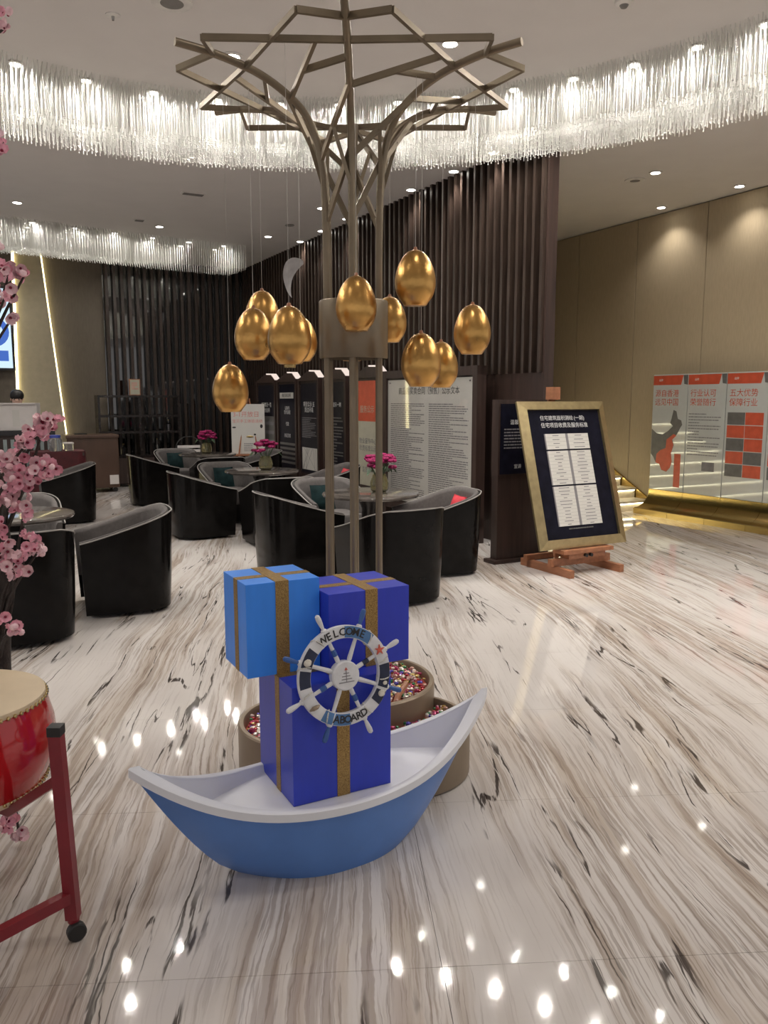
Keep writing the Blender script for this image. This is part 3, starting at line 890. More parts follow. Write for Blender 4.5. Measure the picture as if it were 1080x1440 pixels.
# facing: direction of the open front as a heading in the room frame (0 = along +a, 90 = along +b)
CH = [
    (2.73, 6.86, 0, 'black tub chair behind the light blue box, left side of the nearest table', None),
    (3.06, 5.62, 94, 'black tub chair nearest the boat, its back to the viewer', None),
    (3.95, 6.36, 172, 'black tub chair on the right by the kiosk, with a red cushion', 'red'),
    (3.42, 7.62, -90, 'tub chair showing its grey inside behind the poles, teal cushion, nearest table', 'teal'),
    (2.52, 9.35, 0, 'black tub chair left of the middle table, behind the foremost left chair', None),
    (3.15, 8.45, 90, 'black tub chair with its back to the viewer, before the middle table', None),
    (3.15, 10.30, -90, 'tub chair facing the viewer with teal cushion, far side of middle table', 'teal'),
    (4.28, 9.55, 175, 'tub chair by the dark stands, right of the middle table, with red cushion', 'red'),
    (2.66, 12.62, 0, 'black tub chair left of the farthest table, beside the shelf', None),
    (3.45, 11.78, 90, 'black tub chair with its back to the viewer, before the farthest table', None),
    (3.30, 13.62, -90, 'tub chair facing the viewer, far side of the farthest table', 'teal'),
    (4.45, 12.85, 180, 'tub chair right of the farthest table, under the upright poster', None),
    (.30, 5.86, 92, 'large black tub chair at the left edge, its back to the viewer', None),
    (1.09, 6.37, 176, 'black tub chair with grey inside right of the large left-edge chair', None),
    (.42, 7.52, -90, 'grey tub chair half hidden behind the blossoms, beyond the left table', None),
    (1.26, 11.30, 178, 'black tub chair before the brown cabinet, back to the right', None),
]
chair0 = make_chair()
def pillow_mesh(mat):
    mb = MB(); rows_ = []
    for j in range(9):
        v = -1 + 2*j/8; row = []
        for i in range(9):
            u = -1 + 2*i/8
            edge = (1-abs(u)**3)*(1-abs(v)**3)
            row.append((.135*u*(1-.06*(1-v*v)), 0.05*edge**.6, .135*v*(1-.06*(1-u*u))))
        rows_.append(row)
    mb.grid(rows_); back = [[(x, -y, z) for x, y, z in r] for r in rows_]; mb.grid(back)
    me = mb.mesh('cushion', mat, angle=60)
    return me
pm = {'red': pillow_mesh(M['red']), 'teal': pillow_mesh(M['teal'])}
plab = ['bright red cushion in the right chair beside the kiosk', 'teal cushion in the chair behind the tree poles',
        'teal cushion in the chair facing the viewer at the middle table', 'red cushion in the chair near the dark stands', 'teal cushion in the farthest facing chair']
pi_ = 0
for i, (a, b, hd, lab, pil) in enumerate(CH):
    o = chair0 if i == 0 else copy_tree(chair0)
    o.location = WE(a, b); o.rotation_euler = (0, 0, ROOM + R(hd) - pi/2)
    tag(o, lab, 'chair', 'black tub chairs of the lounge')
    if pil:
        q = Matrix.Rotation(o.rotation_euler.z, 3, 'Z') @ Vector((0, -.205, 0))
        c = thing('cushion', plab[pi_], 'cushion', WE(a, b) + q + Vector((0, 0, .57)), o.rotation_euler.z, 'loose cushions on the tub chairs', 0); pi_ += 1
        c.rotation_euler = (R(14), 0, o.rotation_euler.z)
        bd = obj('cover', pm[pil], c)
        MB().tube([(.133*u_, 0, .133*w_) for u_, w_ in ((-1,-1),(0,-.94),(1,-1),(.94,0),(1,1),(0,.94),(-1,1),(-.94,0),(-1,-1))], .004, 5, False).build('piping', M[pil], c)

def flower_vase(p, lab, rnd):
    t = thing('flower_vase', lab, 'flower vase', p, rnd.uniform(0, 6), 'vases of magenta flowers on the tables'); t.scale = (1.4, 1.4, 1.4)
    MB().lathe([(.042, 0), (.058, .015), (.062, .06), (.050, .10), (.044, .12), (.040, .12), (.046, .10), (.056, .06), (.052, .018), (.01, .012)], 20, (0,0,0), True, False).build('glass_jar', M['vase'], t)
    mb = MB()
    for k in range(9):
        a = rnd.uniform(0, 6.28); mb.tube([(0, 0, .02), (.03*cos(a), .03*sin(a), .12), (.07*cos(a), .07*sin(a), .19)], .003, 5)
    mb.build('stems', M['leaf'], t)
    for k in range(22):
        a = rnd.uniform(0, 6.28); e = math.sqrt(rnd.random()); r_ = .105*e
        mb = MB(); c = Vector((r_*cos(a), r_*sin(a), .235 - .055*e*e + rnd.uniform(-.03, .03)))
        for j in range(5):
            q = 2*pi*j/5 + rnd.uniform(0, 1); d = Vector((cos(q), sin(q), .5)).normalized()
            mb.ball(c + d*.017, .019, 6, 4, (1, 1, .7))
        mb.build('bloom', M['magenta'], t)
    for k in range(5):
        a = rnd.uniform(0, 6.28); d = Vector((cos(a), sin(a), 0)); s_ = Vector((-sin(a), cos(a), 0))
        b0 = d*.05 + Vector((0,0,.13)); b1 = d*.115 + Vector((0,0,.16)); b2 = d*.15 + Vector((0,0,.12))
        MB().grid([[b0 - s_*.004, b0 + s_*.004], [b1 - s_*.022, b1 + s_*.022], [b2 - s_*.002, b2 + s_*.002]]).build('leaf', M['leaf'], t)
rnd = random.Random(3)
for (a, b, lab, vl, off) in (
    (3.38, 6.62, 'round dark stone table nearest the tree', 'vase of magenta flowers on the nearest table, before the notice board', (.09, .0)),
    (3.30, 9.40, 'round dark stone table in the middle of the row', 'vase of magenta flowers on the middle table', (.05, .0)),
    (3.55, 12.70, 'round dark stone table farthest back near the slatted corner', 'vase of magenta flowers on the farthest table', (.0, .05)),
    (.33, 6.62, 'round dark stone table behind the blossoms at the left', None, None)):
    t = thing('round_table', lab, 'table', WE(a, b), ROOM, 'round lounge tables')
    MB().lathe([(.40, .705), (.445, .715), (.455, .73), (.450, .742), (.44, .745)], 48).build('table_top', M['stone_top'], t)
    MB().lathe([(.10, .03), (.085, .10), (.085, .60), (.13, .705)], 28).build('pedestal', M['pedestal'], t)
    MB().lathe([(.26, 0), (.27, .012), (.25, .03), (.09, .04)], 36).build('foot', M['pedestal'], t)
    if vl: flower_vase(WE(a+off[0], b+off[1], .745), vl, rnd)

# ------------------------------------------------------------------ boards and stands
def print_lines(parent, mat, x0, x1, z0, z1, n, y, rnd, h_=None, name='printed_lines', fill=.9):
    """rows of small print as word-long dashes"""
    mb = MB(); pitch = (z1-z0)/n; h_ = h_ or pitch*.42
    for k in range(n):
        z = z1 - (k+.5)*pitch; x = x0
        end = x0 + (x1-x0)*rnd.choice((1, 1, .95, fill, fill*.7, .55))
        while x < end - .01:
            w = min(rnd.uniform(.03, .12)*(x1-x0), end-x)
            mb.box(x, x+w, y-.0012, y-.0002, z-h_/2, z+h_/2); x += w + .012*(x1-x0)
    return tag(mb.build(name, M[mat], parent, smooth=False), None, None, kind='stuff')
RZ1 = ROOM - pi/2      # facing away from the slatted wall
rnd = random.Random(11)
def stand(b0, b1, label, style):
    w = (b1-b0)
    t = thing('display_stand', label, 'display stand', WE(5.13, (b0+b1)/2), RZ1, 'dark display stands along the slatted wall')
    hw = w/2
    MB().box(-hw, -hw+.06, -.06, .06, 0, 1.90).build('post', M['walnut'], t, smooth=False)
    MB().box(hw-.06, hw, -.06, .06, 0, 1.90).build('post', M['walnut'], t, smooth=False)
    MB().box(-hw, hw, -.16, .16, 0, .04).build('foot', M['walnut'], t, smooth=False)
    MB().prism([(-hw, 1.90), (hw, 1.90), (hw, 1.94), (hw*.62, 2.04), (-hw*.05, 2.05), (-hw*.62, 1.97), (-hw, 1.93)], .12, 'y', -.06).build('cap', M['walnut'], t, smooth=False)
    MB().prism([(hw*.10, 2.053), (hw*.98, 1.946), (hw*.98, 1.962), (hw*.62, 2.062), (hw*.10, 2.07)], .10, 'y', -.05).build('cap_reflection', M['cap_glint'], t, smooth=False)  # no lamp here: glowing wedge imitates the reflection on the sloped cap
    MB().box(-hw+.06, hw-.06, -.03, .05, .30, 1.90).build('backing', M['walnut'], t, smooth=False)
    x0, x1 = -hw+.08, hw-.08
    if style == 'orange':
        MB().box(x0, x1, -.038, -.03, 1.30, 1.86).build('orange_sheet', M['orange_print'], t, smooth=False)
        MB().box(x0, x1, -.038, -.03, .40, 1.30).build('cream_sheet', M['cream_print'], t, smooth=False)
        lettering('heading', '服务公示', .11, M['cream_print'], t, (-.02, -.039, 1.46))
        for z, s_ in ((1.02, '物业服务中心'), (.92, '收费标准公示'), (.62, '监督电话')):
            lettering('print', s_, .088, M['soft_ink'], t, (0, -.039, z))
    else:
        MB().box(x0, x1, -.038, -.03, .40, 1.86).build('dark_sheet', M['dark_print' if style != 'b' else 'navy_print'], t, smooth=False)
        if style == 'a':
            lettering('heading', '项目概况一览', .09, M['white_ink'], t, (0, -.039, 1.50))
            lettering('heading', '规划说明', .09, M['white_ink'], t, (0, -.039, 1.40))
            MB().box(x0+.03, x1-.03, -.041, -.038, .6, 1.30).build('photo_sheet', M['grey_print'], t, smooth=False)
            for k in range(4): MB().box(x0+.03, x1-.03, -.043, -.041, .66+.16*k, .72+.16*k).build('photo_band', M['soft_ink'], t, smooth=False)
        elif style == 'b':
            MB().box(x0+.04, x1-.08, -.041, -.038, 1.62, 1.72).build('white_label', M['white_print'], t, smooth=False)
            lettering('print', '购房流程说明', .07, M['ink'], t, (-.02, -.042, 1.67))
            for z, s_ in ((1.45, '认购书'), (1.38, '签约流程'), (1.18, '付款'), (.98, '办证交房')): lettering('print', s_, .075, M['white_ink'], t, (0, -.039, z))
            for k in range(5): MB().box(x0+.02, x1-.02, -.041, -.038, .5+.08*k, .54+.08*k).build('grey_band', M['grey_print'], t, smooth=False)
        elif style == 'c':
            lettering('heading', '项目公示·五', .09, M['white_ink'], t, (0, -.039, 1.52))
            lettering('heading', '周边环境', .09, M['white_ink'], t, (0, -.039, 1.43))
            print_lines(t, 'soft_ink', x0+.05, x1-.05, .98, 1.32, 12, -.0385, rnd)
            MB().box(x0+.05, x1-.02, -.041, -.038, .46, .82).build('street_map', M['white_print'], t, smooth=False)
            mb = MB()
            for k in range(7):
                q0 = rnd.uniform(x0+.06, x1-.05); q1 = rnd.uniform(x0+.06, x1-.05)
                mb.hexa([(q0, -.0425, .47), (q0+.008, -.0425, .47), (q0+.008, -.041, .47), (q0, -.041, .47)], [(q1, -.0425, .81), (q1+.008, -.0425, .81), (q1+.008, -.041, .81), (q1, -.041, .81)])
            mb.build('map_lines', M['soft_ink'], t, smooth=False)
        else:
            lettering('heading', '温馨提示一则', .075, M['white_ink'], t, (0, -.039, 1.52))
            print_lines(t, 'grey_print', x0+.05, x1-.05, .6, 1.35, 16, -.0385, rnd)
    for sx in (-1, 1):
        for z in (.44, 1.82): MB().ball((sx*(hw-.095), -.042, z), .008, 6, 4).build('screw', M['steel'], t)
stand(9.62, 10.50, 'stand with an orange heading over a cream sheet, left of the notice board', 'orange')
stand(10.74, 11.58, 'plain dark stand with one line of print, seen between two tree poles', 'd')
stand(11.74, 12.60, 'dark stand with a small white street map at its foot', 'c')
stand(12.68, 13.60, 'dark stand with a white label strip near the top', 'b')
stand(13.68, 14.70, 'dark stand with grey photo sheet, leftmost of the row beside the poster', 'a')

t = thing('notice_board', 'large white notice board full of small print in dark frame', 'notice board', WE(5.11, 8.44), RZ1)
hw = 1.10
for sx in (-1, 1): MB().box(min(sx*hw, sx*(hw-.09)), max(sx*hw, sx*(hw-.09)), -.06, .06, 0, 1.97).build('post', M['walnut'], t, smooth=False)
MB().box(-hw, hw, -.055, .055, 1.87, 1.97).build('rail', M['walnut'], t, smooth=False)
MB().box(-hw, hw, -.055, .055, .18, .28).build('rail', M['walnut'], t, smooth=False)
MB().box(-hw+.09, hw-.09, -.02, .04, .28, 1.87).build('backing', M['walnut'], t, smooth=False)
MB().box(-hw+.10, hw-.12, -.030, -.02, .30, 1.85).build('sheet', M['white_print'], t, smooth=False)
lettering('heading', '商品房买卖合同（预售）公示文本', .095, M['ink'], t, (0, -.031, 1.70))
print_lines(t, 'soft_ink', -hw+.18, -.06, .36, 1.56, 46, -.0302, rnd)
print_lines(t, 'soft_ink', .04, hw-.2, .36, 1.56, 46, -.0302, rnd)
MB().box(-hw+.11, hw-.13, -.036, -.033, .31, 1.84).build('clear_cover', clear_sheet('cover_glass'), t, smooth=False)
for sx in (-1, 1):
    for z in (.34, 1.81): MB().ball((sx*.93, -.038, z), .010, 8, 5).build('screw', M['steel'], t)

# kiosk behind the framed board
t = thing('information_kiosk', 'dark brown kiosk with navy text panel behind the gold framed board', 'kiosk', WE(4.95, 6.40), ROOM)
MB().box(-.38, .36, -.10, .08, 0, .035).build('foot', M['walnut'], t, smooth=False)
MB().box(-.32, .32, -.05, .05, .035, .86).build('pedestal', M['walnut'], t, smooth=False)
MB().box(-.33, .33, -.06, .05, .86, 1.60).build('head', M['walnut'], t, smooth=False)
MB().box(-.31, .31, -.068, -.06, .88, 1.56).build('navy_panel', M['navy_print'], t, smooth=False)
lettering('heading', '温馨提示', .05, M['white_ink'], t, (-.10, -.069, 1.38))
print_lines(t, 'soft_ink', -.27, .25, 1.12, 1.33, 7, -.0682, rnd)
lettering('heading', '宣讲', .045, M['white_ink'], t, (-.10, -.069, .95))

# gold framed schedule on a wooden easel
t = thing('framed_board', 'gold framed black schedule board with white tables, leaning on a wooden easel', 'framed board', WE(5.13, 5.67, .235), ROOM)
LEAN = math.atan(.40/1.34)
t.rotation_euler = (Matrix.Rotation(ROOM, 3, 'Z') @ Matrix.Rotation(-LEAN, 3, 'X')).to_euler()
fw, fh, ft = .525, 1.40, .085
def mitre(p, q, nm):
    # frame member between outer corners p,q; inner offset toward the board centre
    cx_, cz_ = 0, fh/2
    def inn(c): return (c[0] - math.copysign(ft, c[0]), c[1] - math.copysign(ft, c[1]-cz_))
    ip, iq = inn(p), inn(q)
    mb = MB()
    vs = [(p[0], 0, p[1]), (q[0], 0, q[1]), (iq[0], 0, iq[1]), (ip[0], 0, ip[1]),
          (p[0], -.022, p[1]), (q[0], -.022, q[1]), (iq[0], -.050, iq[1]), (ip[0], -.050, ip[1])]
    mb.add(vs, [(0,1,2,3), (4,7,6,5), (0,4,5,1), (1,5,6,2), (2,6,7,3), (3,7,4,0)])
    mb.build(nm, M['gold_frame'], t, smooth=False)
cs = [(-fw, 0), (fw, 0), (fw, fh), (-fw, fh)]
for k in range(4): mitre(cs[k], cs[(k+1) % 4], 'frame_bar')
MB().box(-fw+.02, fw-.02, -.02, .015, .02, fh-.02).build('black_board', M['navy_print'], t, smooth=False)
lettering('heading', '住宅建筑面积测绘', .050, M['white_ink'], t, (-.085, -.0215, 1.235))
lettering('heading', '(一期)', .050, M['white_ink'], t, (.19, -.0215, 1.235))
lettering('heading', '住宅项目收费及服务标准', .052, M['white_ink'], t, (.0, -.0215, 1.165))
ZS = [(.935, 1.085), (.595, .92), (.205, .58)]
for z0, z1 in ZS:
    for x0, x1 in ((-.255, -.015), (.015, .265)):
        MB().box(x0, x1, -.0225, -.020, z0, z1).build('white_table', M['white_print'], t, smooth=False)
        n = int((z1-z0)/.030)
        mb = MB()
        for k in range(n+1):
            z = z0 + (z1-z0)*k/n; mb.box(x0, x1, -.0232, -.0225, z-.0006, z+.0006)
        tag(mb.build('table_rules', M['soft_ink'], t, smooth=False), None, None, kind='stuff')
        mb = MB()
        for k in range(n):
            z = z0 + (z1-z0)*(k+.5)/n; w = rnd.uniform(.02, .075); mb.box((x0+x1)/2-w, (x0+x1)/2+w, -.0232, -.0225, z-.0035, z+.0035)
        tag(mb.build('table_text', M['soft_ink'], t, smooth=False), None, None, kind='stuff')
    MB().box(-.015, .015, -.0225, -.020, z0, z1).build('grey_column', M['soft_ink'], t, smooth=False)
    MB().box(-.268, -.255, -.0225, -.020, z0, z1).build('grey_column', M['soft_ink'], t, smooth=False)
print_lines(t, 'grey_print', -.15, .15, .165, .19, 1, -.0205, rnd)

ez = thing('wooden_easel', 'reddish wooden studio easel carrying the gold framed board', 'easel', WE(5.13, 5.67, 0), ROOM)
def lean(x, y, z):   # along the tilted board plane
    return Vector((x, y + z*math.tan(LEAN), z))
for sx in (-1, 1):
    MB().hexa([(sx*.30-.025, -.20, 0), (sx*.30+.025, -.20, 0), (sx*.30+.025, .52, 0), (sx*.30-.025, .52, 0)],
              [(sx*.30-.025, -.20, .07), (sx*.30+.025, -.20, .07), (sx*.30+.025, .52, .07), (sx*.30-.025, .52, .07)]).build('foot_beam', M['easel_wood'], ez, smooth=False)
MB().box(-.36, .36, .02, .07, .07, .14).build('cross_beam', M['easel_wood'], ez, smooth=False)
MB().box(-.36, .36, .38, .43, .07, .12).build('cross_beam', M['easel_wood'], ez, smooth=False)
a_, b_ = lean(0, .035, .07), lean(0, .035, 1.62)
MB().hexa([a_ + Vector((-.035, 0, 0)), a_ + Vector((.035, 0, 0)), a_ + Vector((.035, .03, 0)), a_ + Vector((-.035, .03, 0))],
          [b_ + Vector((-.035, 0, 0)), b_ + Vector((.035, 0, 0)), b_ + Vector((.035, .03, 0)), b_ + Vector((-.035, .03, 0))]).build('mast', M['easel_wood'], ez, smooth=False)
for sx in (-1, 1):
    a_, b_ = lean(sx*.24, .04, .10), lean(sx*.24, .04, .95)
    MB().hexa([a_ + Vector((-.02, 0, 0)), a_ + Vector((.02, 0, 0)), a_ + Vector((.02, .025, 0)), a_ + Vector((-.02, .025, 0))],
              [b_ + Vector((-.02, 0, 0)), b_ + Vector((.02, 0, 0)), b_ + Vector((.02, .025, 0)), b_ + Vector((-.02, .025, 0))]).build('upright', M['easel_wood'], ez, smooth=False)
MB().box(-.30, .30, -.085, .07, .195, .230).build('ledge', M['easel_wood'], ez, smooth=False)
MB().box(-.22, .22, -.06, .06, .145, .195).build('ledge_block', M['easel_wood'], ez, smooth=False)
for x in (-.03, .03): MB().lathe([(.016, 0), (.016, .03)], 12).build('knob', M['rubber'], ez).matrix_local = Matrix.Translation((x, -.06, .17)) @ Matrix.Rotation(pi/2, 4, 'X')
b_ = lean(0, .02, 1.62)
MB().box(-.05, .05, b_.y-.055, b_.y+.04, 1.60, 1.72).build('top_clamp', M['easel_wood'], ez, smooth=False)

# poster on a small easel
t = thing('poster_easel', 'pale poster with pink heading on a light wooden easel near the far table', 'poster', WE(4.72, 14.15), R(8))
MB().box(-.30, .30, -.012, .008, .62, 1.52).build('poster_board', M['white_print'], t, smooth=False)
for sx in (-1, 1): MB().tube([(sx*.26, -.10, 0), (sx*.03, .02, 1.62)], .014, 8).build('leg', M['easel_wood'], t)
MB().tube([(0, .45, 0), (0, .04, 1.58)], .014, 8).build('leg', M['easel_wood'], t)
MB().box(-.28, .28, -.07, .0, .585, .615).build('ledge', M['easel_wood'], t, smooth=False)
for o in [c for c in t.children if c.name.startswith('leg')]: o.location.y = .03
lettering('heading', '3-1开放日', .11, M['pink_ink'], t, (-.03, -.013, 1.33))
lettering('heading', '宝贝手工体验活动', .068, M['pink_ink'], t, (-.01, -.013, 1.21))
MB().ball((.03, -.013, .93), .07, 12, 6, (1, .05, .28)).build('orange_drawing', M['stud'], t)
MB().ball((.12, -.013, .97), .022, 10, 6, (1, .05, .8)).build('dark_drawing', M['ink'], t)
MB().ball((.24, -.013, 1.12), .035, 10, 6, (.7, .05, 1)).build('dark_drawing', M['ink'], t)
MB().ball((-.25, -.013, 1.10), .035, 10, 6, (1, .05, .4)).build('dark_drawing', M['ink'], t)
print_lines(t, 'soft_ink', -.08, .2, .66, .82, 5, -.0122, rnd)

# ------------------------------------------------------------------ red and white display panels on the brass plinth
RZ2 = RZ1
PB = [8.35, 7.735, 7.115, 6.50, 5.885, 5.27]
def plinth_prof(): 
    pts = []
    for k in range(9):
        q = R(90)*k/8
        pts.append((-.26*(1-sin(q)), .07 + .27*(1-cos(q))))
    return [(0, 0), (-.30, 0), (-.30, .055), (-.275, .065)] + pts[:] 
plab = ['white display panel with a grey and red map under a red header', 'white display panel with small print lines under red heading, second from stairs',
        'white display panel with red and dark picture tiles, third from stairs', 'white display panel cut by the right edge of the picture', 'white display panel beyond the right edge of the picture']
g_mat = P('panel_gloss_white', (.60, .62, .60), .06, var=.02, spec=.8, coat=1.0)
for i in range(5):
    b1, b0 = PB[i], PB[i+1]; w = b1-b0
    t = thing('glass_display', plab[i], 'glass display', WE(8.745, (b0+b1)/2), RZ2, 'glass display panels on the right wall')
    hw = w/2 - .006
    MB().box(-hw, hw, .0, .05, .34, 1.945).build('glass_sheet', g_mat, t, smooth=False, bevel=.002)
    MB().prism([(-hw, 1.80), (hw*.62, 1.80), (hw*.74, 1.93), (-hw, 1.93)], -.0015, 'y', 0).build('red_header', M['orange_print'], t, smooth=False)
    MB().prism([(hw*.80, 1.81), (hw, 1.80), (hw, 1.93), (hw*.74, 1.93)], -.0015, 'y', 0).build('grey_header', M['grey_print'], t, smooth=False)
    lettering('logo', '品牌', .035, M['white_ink'], t, (-hw*.55, -.0022, 1.865))
    h2 = [('源自香港', '远见中国'), ('行业认可', '荣誉随行'), ('五大优势', '保障行业'), ('服务理念', '用心服务'), ('服务理念', '用心服务')][i]
    for s_, z in zip(h2, (1.68, 1.56)): lettering('heading', s_, .105, M['orange_print'], t, (-hw+.04, -.0008, z), align='LEFT')
    if i == 0:
        mp_ = [(-hw+.005, .84), (-hw+.05, .80), (-.20, .72), (-.13, .70), (-.09, .62), (0, .60), (.06, .66), (.09, .74), (.07, .86), (.11, .98), (.08, 1.06), (.16, 1.13), (.21, 1.22), (.24, 1.26), (.22, 1.32), (.16, 1.34), (.13, 1.44), (.08, 1.46), (.05, 1.34), (.03, 1.28), (.08, 1.24), (.0, 1.17), (-.10, 1.12), (-.20, 1.13), (-hw+.005, 1.19)]
        MB().prism(mp_, -.001, 'y', 0).build('grey_map', M['grey_print'], t, smooth=False)
        rp = [(-.20, .72), (-.13, .70), (-.09, .625), (0, .605), (.06, .66), (.09, .74), (.07, .86), (.105, .98), (.075, 1.05), (.15, 1.11), (.10, 1.13), (-.02, 1.05), (-.03, .93), (-.12, .90), (-.19, .84)]
        MB().prism(rp, -.0018, 'y', 0).build('red_map', M['orange_print'], t, smooth=False)
        MB().box(.13, .24, -.0015, 0, .40, .86).build('red_key', M['orange_print'], t, smooth=False)
    elif i == 1:
        print_lines(t, 'soft_ink', -hw+.03, hw-.06, .85, 1.43, 15, 0, rnd, .013, fill=.5)
        MB().box(-.02, .18, -.0015, 0, .66, .78).build('certificate_block', M['soft_ink'], t, smooth=False)
    else:
        for r_ in range(5):
            for c_ in range(2):
                z1 = 1.44 - .165*r_; x0 = -hw + .03 + c_*(hw-.035); dark = (r_ + c_) % 2 == 0 and not (r_ == 1 and c_ == 1)
                MB().box(x0, x0 + hw-.042, -.0015, 0, z1-.155, z1).build('picture_tile', M['grey_print' if dark else 'orange_print'], t, smooth=False)
    pf = plinth_prof()
    q = thing('brass_plinth', ['curved brass plinth section at the stair end under the map panel', 'curved brass plinth section under the small print panel', 'curved brass plinth section under the picture tile panel',
              'curved brass plinth section at the right picture edge', 'curved brass plinth section beyond the right picture edge'][i], 'plinth', WE(8.745, (b0+b1)/2), RZ2, 'brass plinth under the display panels')
    prof_ = [(0.05, 0), (-.285, 0), (-.285, .075)] + [(-.26*(1-sin(R(90)*k/10)), .085 + .25*(1-cos(R(90)*k/10))) for k in range(11)] + [(.05, .335)]
    MB().prism(prof_, w-.006, 'x', -w/2+.003).build('cove', M['brass'], q, angle=25)
    MB().box(-w/2+.003, w/2-.003, -.292, -.285, .060, .078).build('edge_strip', M['brass'], q, smooth=False)

# ------------------------------------------------------------------ drum on its stand
dr = thing('chinese_drum', 'red lacquered barrel drum with cream hide and brass studs, cut by the left edge', 'drum', (-1.375, 2.46, .36))
MB().lathe([(.255, .0), (.275, .05), (.292, .10), (.298, .15), (.294, .20), (.280, .255), (.268, .29)], 48).build('barrel', M['drum_red'], dr, angle=60)
MB().lathe([(.268, .275), (.273, .283), (.271, .298), (.258, .303), (.10, .304), (.0, .304)], 48, (0,0,0), False, False).build('drum_head', M['drum_head'], dr, angle=60)
MB().lathe([(.258, .018), (.262, .008), (.258, -.004), (.24, -.006), (.0, -.006)], 48, (0,0,0), False, False).build('drum_head', M['drum_head'], dr, angle=60)
stud_me = MB().ball((0,0,0), .0068, 8, 5).mesh('stud', M['stud'])
for k in range(72):
    a = 2*pi*k/72
    obj('stud', stud_me, dr, (.275*cos(a), .275*sin(a), .283)); obj('stud', stud_me, dr, (.263*cos(a), .263*sin(a), .010))
mb = MB(); mb.tube([(0, .026*cos(2*pi*k/16), .026*sin(2*pi*k/16)) for k in range(17)], .0035, 6)
o = mb.build('ring_handle', M['steel'], dr); o.location = (.36, -.10, .22); o.rotation_euler = (0, 0, R(-15))

ds = thing('drum_stand', 'dark red tubular drum stand on casters at the left edge', 'drum stand', (-1.325, 2.46, 0))
dc = Vector((-.05, 0, 0))    # the drum's axis
corners = [dc + Vector(q) for q in ((.445, -.245, 0), (.25, -.50, 0), (-.445, .245, 0), (-.25, .50, 0))]
for c_ in corners:
    top_ = Vector((c_.x*1.0, c_.y*1.0, .635))
    inn = Vector((-c_.x*.06, -c_.y*.04, 0))
    lo = c_ + Vector((0, 0, .065)); hi = top_ + inn
    MB().tube([lo, hi], 0, flat=(.018, .018)).build('post', M['stand_red'], ds, smooth=False)
    MB().tube([hi, hi + Vector((0, 0, .028))], 0, flat=(.0195, .0195)).build('post_cap', M['rubber'], ds, smooth=False)
    w_ = MB().lathe([(.024, -.013), (.028, -.010), (.028, .010), (.024, .013)], 18).build('caster', M['rubber'], ds)
    w_.location = (c_.x + .012, c_.y - .012, .028); w_.rotation_euler = (pi/2, 0, R(35))
    MB().lathe([(.017, .052), (.019, .066)], 12, (c_.x, c_.y, 0)).build('caster_fork', M['stand_red'], ds)
for i in range(4):
    p, q = corners[i], corners[(i+1) % 4]
    if i % 2: continue
    sh = Vector((-p.x*.06*.13, 0, .135)); sh2 = Vector((-q.x*.06*.13, 0, .135))
    MB().tube([p + sh, q + sh2], 0, flat=(.014, .017)).build('rail', M['stand_red'], ds, smooth=False)
for c_ in corners:
    d_ = (c_ - dc); n_ = d_.normalized()
    MB().tube([c_ + Vector((-d_.x*.05, -d_.y*.03, .50)), dc + n_*.245 + Vector((0, 0, .335)), dc + n_*.02 + Vector((0, 0, .335))], 0, flat=(.012, .014)).build('cradle_arm', M['stand_red'], ds, smooth=False)

# ------------------------------------------------------------------ artificial blossom tree at the left edge
bl = thing('blossom_tree', 'artificial peach tree with pink blossoms rising behind the drum', 'tree', (-1.66, 3.30, 0))
B0 = Vector((-1.66, 3.30, 0))
def rel(px, py, d): return at_depth(px, py, d) - B0
MB().tube([Vector((0, 0, 0)), Vector((.02, 0, .5)), Vector((.06, 0, 1.0)), Vector((.03, 0, 1.5)), Vector((-.02, -.05, 2.1)), Vector((-.05, -.1, 2.9))], [.055, .048, .044, .036, .028, .015], 12).build('trunk', M['bark'], bl)
MB().lathe([(.20, 0), (.20, .02), (.06, .05)], 28).build('foot_plate', M['rubber'], bl)
CL = [  # centre px, spread px, count, depth
    (6, 40, 14, 14, 7, 3.0), (46, 36, 0, 0, 0, 3.0), (4, 200, 10, 14, 5, 2.95), (-2, 345, 6, 6, 2, 3.0), (12, 388, 22, 12, 13, 3.0), (34, 388, 3, 3, 2, 3.0), (6, 420, 9, 9, 4, 3.0), (17, 447, 4, 4, 2, 3.0),
    (66, 590, 13, 9, 8, 3.0), (60, 606, 14, 6, 6, 2.98), (40, 622, 14, 8, 8, 2.98), (66, 655, 13, 8, 8, 3.0), (45, 668, 14, 9, 9, 3.0), (12, 650, 16, 14, 12, 3.0), (22, 680, 20, 12, 13, 2.96),
    (10, 700, 14, 9, 8, 2.95), (34, 718, 10, 12, 8, 2.95), (3, 745, 8, 8, 5, 2.95), (45, 755, 7, 5, 4, 2.95), (12, 775, 14, 10, 8, 2.93), (20, 790, 12, 9, 8, 2.92), (40, 778, 5, 4, 3, 2.92), (54, 775, 8, 6, 5, 2.93), (30, 806, 10, 3, 4, 2.92),
    (6, 868, 6, 5, 3, 2.9), (24, 888, 8, 10, 6, 2.88), (12, 1160, 8, 8, 5, 2.7), (26, 1172, 6, 6, 4, 2.7),
    (-150, 160, 24, 16, 4, 3.1), (-190, 330, 26, 18, 4, 3.2), (-130, 470, 24, 18, 4, 3.4), (-210, 600, 26, 18, 4, 3.3), (-140, 720, 24, 16, 3, 3.45),
]
